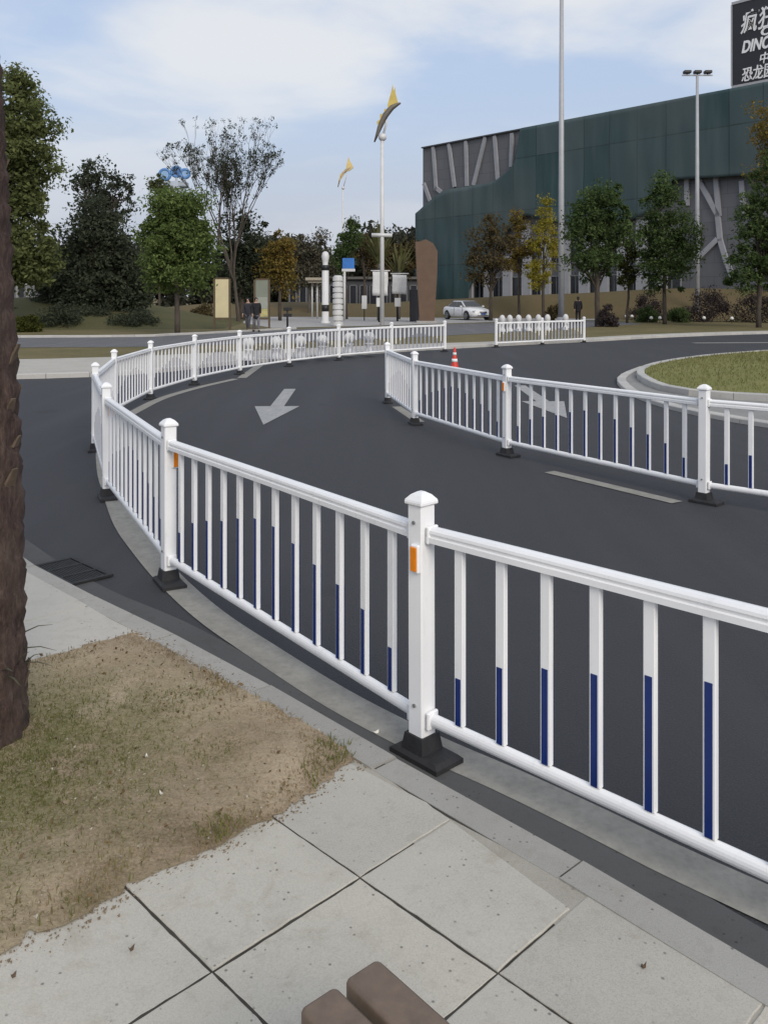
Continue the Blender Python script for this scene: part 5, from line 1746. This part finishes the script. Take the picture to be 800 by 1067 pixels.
# ------------------------------------------------------------------ white saloon car
def car(px, Yc, rz):
    root = empty('parked_car', (at(px, HY, Yc).x, Yc, .112), rz)
    paint = plain('car_white', (.86, .86, .87), .35, .02, 2, coat=.2)
    glass = plain('car_glass', (.015, .017, .02), .08, .2, 2)
    # body: stations along the length (x forward), half sections
    st_ = [(-2.28, .60, .50, .86), (-2.22, .76, .34, .93), (-1.9, .86, .24, .97), (-1.3, .895, .22, .98), (-.4, .90, .22, .95), (.5, .90, .22, .93), (1.0, .895, .22, .91), (1.6, .87, .22, .83), (2.05, .80, .25, .74), (2.26, .66, .32, .66), (2.33, .5, .40, .58)]
    mb = MB(); rings = []
    for x, w, zl, zh in st_:
        h = zh - zl
        half = [(w * .82, zl), (w * .97, zl + h * .16), (w, zl + h * .45), (w * .985, zl + h * .72), (w * .93, zl + h * .92), (w * .80, zh), (0, zh + .025)]
        ring = [Vector((x, y, z)) for y, z in half] + [Vector((x, -y, z)) for y, z in reversed(half[:-1])]
        rings.append([mb.bm.verts.new(v) for v in ring])
    n = len(rings[0])
    for a, b in zip(rings[:-1], rings[1:]):
        for i in range(n):
            f = mb.bm.faces.new((a[i], a[(i + 1) % n], b[(i + 1) % n], b[i])); f.smooth = True
    mb.bm.faces.new(rings[0][::-1]); mb.bm.faces.new(rings[-1])
    mb.build('body', paint, root)
    # cabin: roof and pillars
    def cab(x0, x1, x2, x3, wb, wt, zb_, zt_, ins=0.0):
        return [Vector(v) for v in ((x0, -wb, zb_), (x3, -wb, zb_), (x3, wb, zb_), (x0, wb, zb_), (x1, -wt, zt_), (x2, -wt, zt_), (x2, wt, zt_), (x1, wt, zt_))]
    FS = [(0, 3, 2, 1), (0, 1, 5, 4), (1, 2, 6, 5), (2, 3, 7, 6), (3, 0, 4, 7), (4, 5, 6, 7)]
    mb = MB(); mb._add(cab(-1.72, -1.0, .25, 1.08, .76, .58, .93, 1.40), FS)
    bmesh.ops.bevel(mb.bm, geom=list(mb.bm.edges), offset=.06, segments=3, affect='EDGES')
    for f in mb.bm.faces: f.smooth = True
    mb.build('roof', paint, root)
    def pane(name, pts):
        q = [Vector(p) for p in pts]; nn = (q[1] - q[0]).cross(q[2] - q[0]).normalized() * .012
        k = MB(); m_ = len(q)
        k._add([p - nn for p in q] + [p + nn for p in q], [list(range(m_))[::-1], list(range(m_, 2 * m_))] + [(i, (i + 1) % m_, m_ + (i + 1) % m_, m_ + i) for i in range(m_)])
        k.build(name, glass, root)
    for s in (-1, 1):
        def yy(z): return s * (.765 - (z - .93) / .47 * .18 + .006)
        pane('side_window', [(-.28, yy(.98), .98), (.88, yy(.98), .98), (.26, yy(1.33), 1.33), (-.28, yy(1.33), 1.33)])
        pane('side_window', [(-1.40, yy(.98), .98), (-.36, yy(.98), .98), (-.36, yy(1.33), 1.33), (-.95, yy(1.33), 1.33)])
        k = MB(); k.box((.78, s * .93, .99), (.14, .16, .11), bev=.03); k.build('mirror', paint, root)
        k = MB(); k.box((2.12, s * .60, .64), (.22, .30, .13), s * -.45, bev=.03); k.build('headlight', plain('lamp_clear', (.5, .52, .55), .1), root)
        k = MB(); k.box((-2.2, s * .62, .78), (.14, .28, .16), s * .3, bev=.03); k.build('tail_light', plain('lamp_red', (.4, .02, .02), .2), root)
        k = MB()
        for x in (-.32, .92): k.box((x, s * .897, .62), (.012, .02, .55))
        k.build('door_seam', M['black'], root)
        for x in (-.55, .35):
            k = MB(); k.box((x, s * .905, .76), (.18, .03, .03), bev=.008); k.build('door_handle', paint, root)
        for x in (-1.38, 1.42):
            k = MB()
            bmesh.ops.create_cone(k.bm, cap_ends=True, segments=28, radius1=.37, radius2=.37, depth=.06, matrix=Matrix.Translation((x, s * .866, .33)) @ Matrix.Rotation(R(90), 4, 'X'))
            k.build('wheel_arch', M['black'], root)
            k = MB()
            bmesh.ops.create_cone(k.bm, cap_ends=True, segments=28, radius1=.32, radius2=.32, depth=.2, matrix=Matrix.Translation((x, s * .83, .32)) @ Matrix.Rotation(R(90), 4, 'X'))
            bmesh.ops.bevel(k.bm, geom=[e for e in k.bm.edges if len(e.link_faces) == 2 and e.calc_face_angle() > 1], offset=.025, segments=2, affect='EDGES')
            w_ = k.build('wheel', M['rubber'], root)
            k = MB()
            for a in range(5):
                k.box((0, 0, .1), (.07, .02, .19), M=Matrix.Translation((x, s * .936, .32)) @ Matrix.Rotation(a * 2 * PI / 5, 4, 'Y'))
            k.tube([(x + .2 * math.cos(a), s * .934, .32 + .2 * math.sin(a)) for a in [2 * PI * i / 20 for i in range(21)]], .018, 5)
            k.build('rim', M['bolt'], w_)
    pane('windscreen', [(1.02, -.66, .985), (1.02, .66, .985), (.34, .54, 1.365), (.34, -.54, 1.365)])
    pane('rear_window', [(-1.66, -.64, .985), (-1.66, .64, .985), (-1.06, .54, 1.365), (-1.06, -.54, 1.365)])
    k = MB(); k.box((2.30, 0, .56), (.06, .62, .14), bev=.02); k.box((2.25, 0, .36), (.1, .9, .1), bev=.02); k.build('grille', M['black'], root)
    k = MB(); k.box((2.345, 0, .46), (.02, .40, .10)); k.build('number_plate', plain('plate_blue', (.03, .08, .3), .4), root)
    tag(root, 'white saloon car parked in front of the netted hall', 'car')
car(486, 64.5, R(-65))

# ------------------------------------------------------------------ people
def skin_obj(name, V, E, rad, m, parent, sub=2, rootv=0):
    me = bpy.data.meshes.new(name); me.from_pydata([Vector(v) for v in V], E, [])
    ob = bpy.data.objects.new(name, me); COL.objects.link(ob)
    ob.modifiers.new('s', 'SKIN')
    for i, r in enumerate(rad):
        sv_ = me.skin_vertices[0].data[i]; sv_.radius = (r, r) if not hasattr(r, '__len__') else r
        sv_.use_root = (i == rootv)
    sb = ob.modifiers.new('b', 'SUBSURF'); sb.levels = sub; sb.render_levels = sub
    dg = bpy.context.evaluated_depsgraph_get()
    out = bpy.data.meshes.new_from_object(ob.evaluated_get(dg))
    bpy.data.objects.remove(ob)
    for f in out.polygons: f.use_smooth = True
    out.materials.clear()
    return link_mesh(name, out, m, parent)
def person(x, y, rz, H, label, coat, trouser, hair, stride=.16, group=None, long_coat=True, skirt=.62, bag=None):
    root = empty('person', (x, y, .108), rz)
    k = H / 1.72
    skin = plain('skin', (.42, .26, .19), .6, .08, 10)
    def S_(v): return tuple(c * k for c in v)
    st_ = stride
    hip, kn, an, toe = .90, .48, .08, .03
    V = [(0, 0, .95), (0, 0, 1.12), (0, -.01, 1.32), (0, 0, 1.44), (0, -.01, 1.53), (0, -.02, 1.63), (0, -.01, 1.69)]
    rad = [(.15, .11), (.13, .10), (.165, .11), (.10, .08), (.052, .052), (.078, .092), (.066, .08)]
    E = [(i, i + 1) for i in range(6)]
    for s, ph in ((1, 1), (-1, -1)):
        i = len(V)
        V += [(s * .09, 0, hip), (s * .10, -ph * st_ * .45 - .03, kn), (s * .10, -ph * st_ + .03, an), (s * .11, -ph * st_ - .12, toe)]
        rad += [.085, .055, .038, .034]
        E += [(0, i), (i, i + 1), (i + 1, i + 2), (i + 2, i + 3)]
        i = len(V)
        V += [(s * .185, 0, 1.40), (s * .225, .03 + ph * .05, 1.13), (s * .225, -.04 + ph * .12, .90), (s * .222, -.06 + ph * .14, .83)]
        rad += [.055, .043, .030, .026]
        E += [(3, i), (i, i + 1), (i + 1, i + 2), (i + 2, i + 3)]
        h = i + 3
        for f, (dx, L) in enumerate(((-.022, .07), (-.008, .08), (.006, .085), (.020, .075))):
            j = len(V); V += [(s * .222, V[h][1] + dx, V[h][2] - .035), (s * .218, V[h][1] + dx * 1.1 - .012, V[h][2] - .035 - L)]
            rad += [.010, .007]; E += [(h, j), (j, j + 1)]
        j = len(V); V += [(s * .215, V[h][1] - .045, V[h][2] - .03)]; rad += [.009]; E += [(h, j)]
    # nose
    j = len(V); V += [(0, -.118, 1.61)]; rad += [.012]; E += [(5, j)]
    skin_obj('body', [S_(v) for v in V], E, [tuple(q * k for q in r) if hasattr(r, '__len__') else r * k for r in rad], skin, root)
    # coat
    low = skirt
    V = [(0, 0, low), (0, 0, .95), (0, 0, 1.14), (0, -.01, 1.33), (0, 0, 1.46)]
    rad = [(.20, .17), (.18, .145), (.155, .13), (.19, .14), (.09, .09)]
    E = [(0, 1), (1, 2), (2, 3), (3, 4)]
    for s, ph in ((1, 1), (-1, -1)):
        i = len(V)
        V += [(s * .19, 0, 1.40), (s * .228, .03 + ph * .05, 1.13), (s * .228, -.04 + ph * .12, .91)]
        rad += [.078, .064, .052]
        E += [(3, i), (i, i + 1), (i + 1, i + 2)]
    skin_obj('coat', [S_(v) for v in V], E, [tuple(q * k for q in r) if hasattr(r, '__len__') else r * k for r in rad], coat, root, 2, 1)
    V, rad, E = [(0, 0, .93)], [(.155, .12)], []
    for s, ph in ((1, 1), (-1, -1)):
        i = len(V)
        V += [(s * .09, 0, .84), (s * .10, -ph * st_ * .45 - .03, kn), (s * .10, -ph * st_ + .03, .11)]
        rad += [.10, .074, .058]; E += [(0, i), (i, i + 1), (i + 1, i + 2)]
    skin_obj('trousers', [S_(v) for v in V], E, [tuple(q * k for q in r) if hasattr(r, '__len__') else r * k for r in rad], trouser, root)
    for s, ph in ((1, 1), (-1, -1)):
        mb = MB(); mb.blob(S_((s * .105, -ph * st_ - .03, .045)), S_((.052, .14, .05)), 2); mb.build('shoe', M['black'], root)
    mb = MB(); mb.blob(S_((0, .022, 1.665)), S_((.088, .098, .088)), 3, .05); mb.blob(S_((0, .06, 1.56)), S_((.075, .05, .09)), 2); mb.build('hair', hair, root)
    mb = MB()
    for s in (-1, 1): mb.blob(S_((s * .032, -.105, 1.635)), S_((.013, .008, .008)), 1)
    mb.build('eyes', M['black'], root)
    tag(root, label, 'person', group)
grey_cloth = plain('grey_cloth', (.10, .10, .115), .9, .2); dk_hair = plain('dark_hair', (.012, .010, .009), .7, .3)
jean = plain('grey_trousers', (.13, .13, .15), .9, .2)
def person_at(px, Y, *a, **kw): person(at(px, HY, Y).x, Y, *a, **kw)
person_at(267, 42, R(20), 1.62, 'person in a long black coat walking behind the fence between the sign boards', M['dark'], jean, dk_hair)
person_at(258.5, 43, R(-15), 1.60, 'person in a dark jacket and grey trousers beside the black-coated walker', plain('slate_cloth', (.035, .035, .045), .9, .2), jean, dk_hair, skirt=.78)
person_at(602, 56, R(170), 1.68, 'person in dark clothes standing left of the round tree by the lamp pole', M['dark'], M['dark'], dk_hair, .05, skirt=.75)

# low garden lamps glinting at the foot of the right hand trees
gl_m = plain('garden_lamp_white', (.7, .7, .68), .5)
g0 = None
for k, (px, Y) in enumerate(((638, 62), (652, 62), (658, 62), (678, 57), (687, 57), (733, 57), (762, 56))):
    r = empty('garden_lamp', (at(px, HY, Y).x, Y, .1))
    if g0 is None:
        a = MB(); a.tube([(0, 0, 0), (0, 0, .32)], .035, 8); a.build('stake', M['black'], r)
        a = MB(); a.lathe([(.05, .32), (.17, .36), (.19, .46), (.12, .58), (0, .62)], 12); a.build('lamp_shade', gl_m, r)
        g0 = r
    else:
        for ch in g0.children:
            c = ch.copy(); COL.objects.link(c); c.parent = r
    r.scale = (.62, .62, .7)
    tag(r, 'small white garden lamp low among the trees before the hall', 'garden lamp', 'garden lamps under the right hand trees')
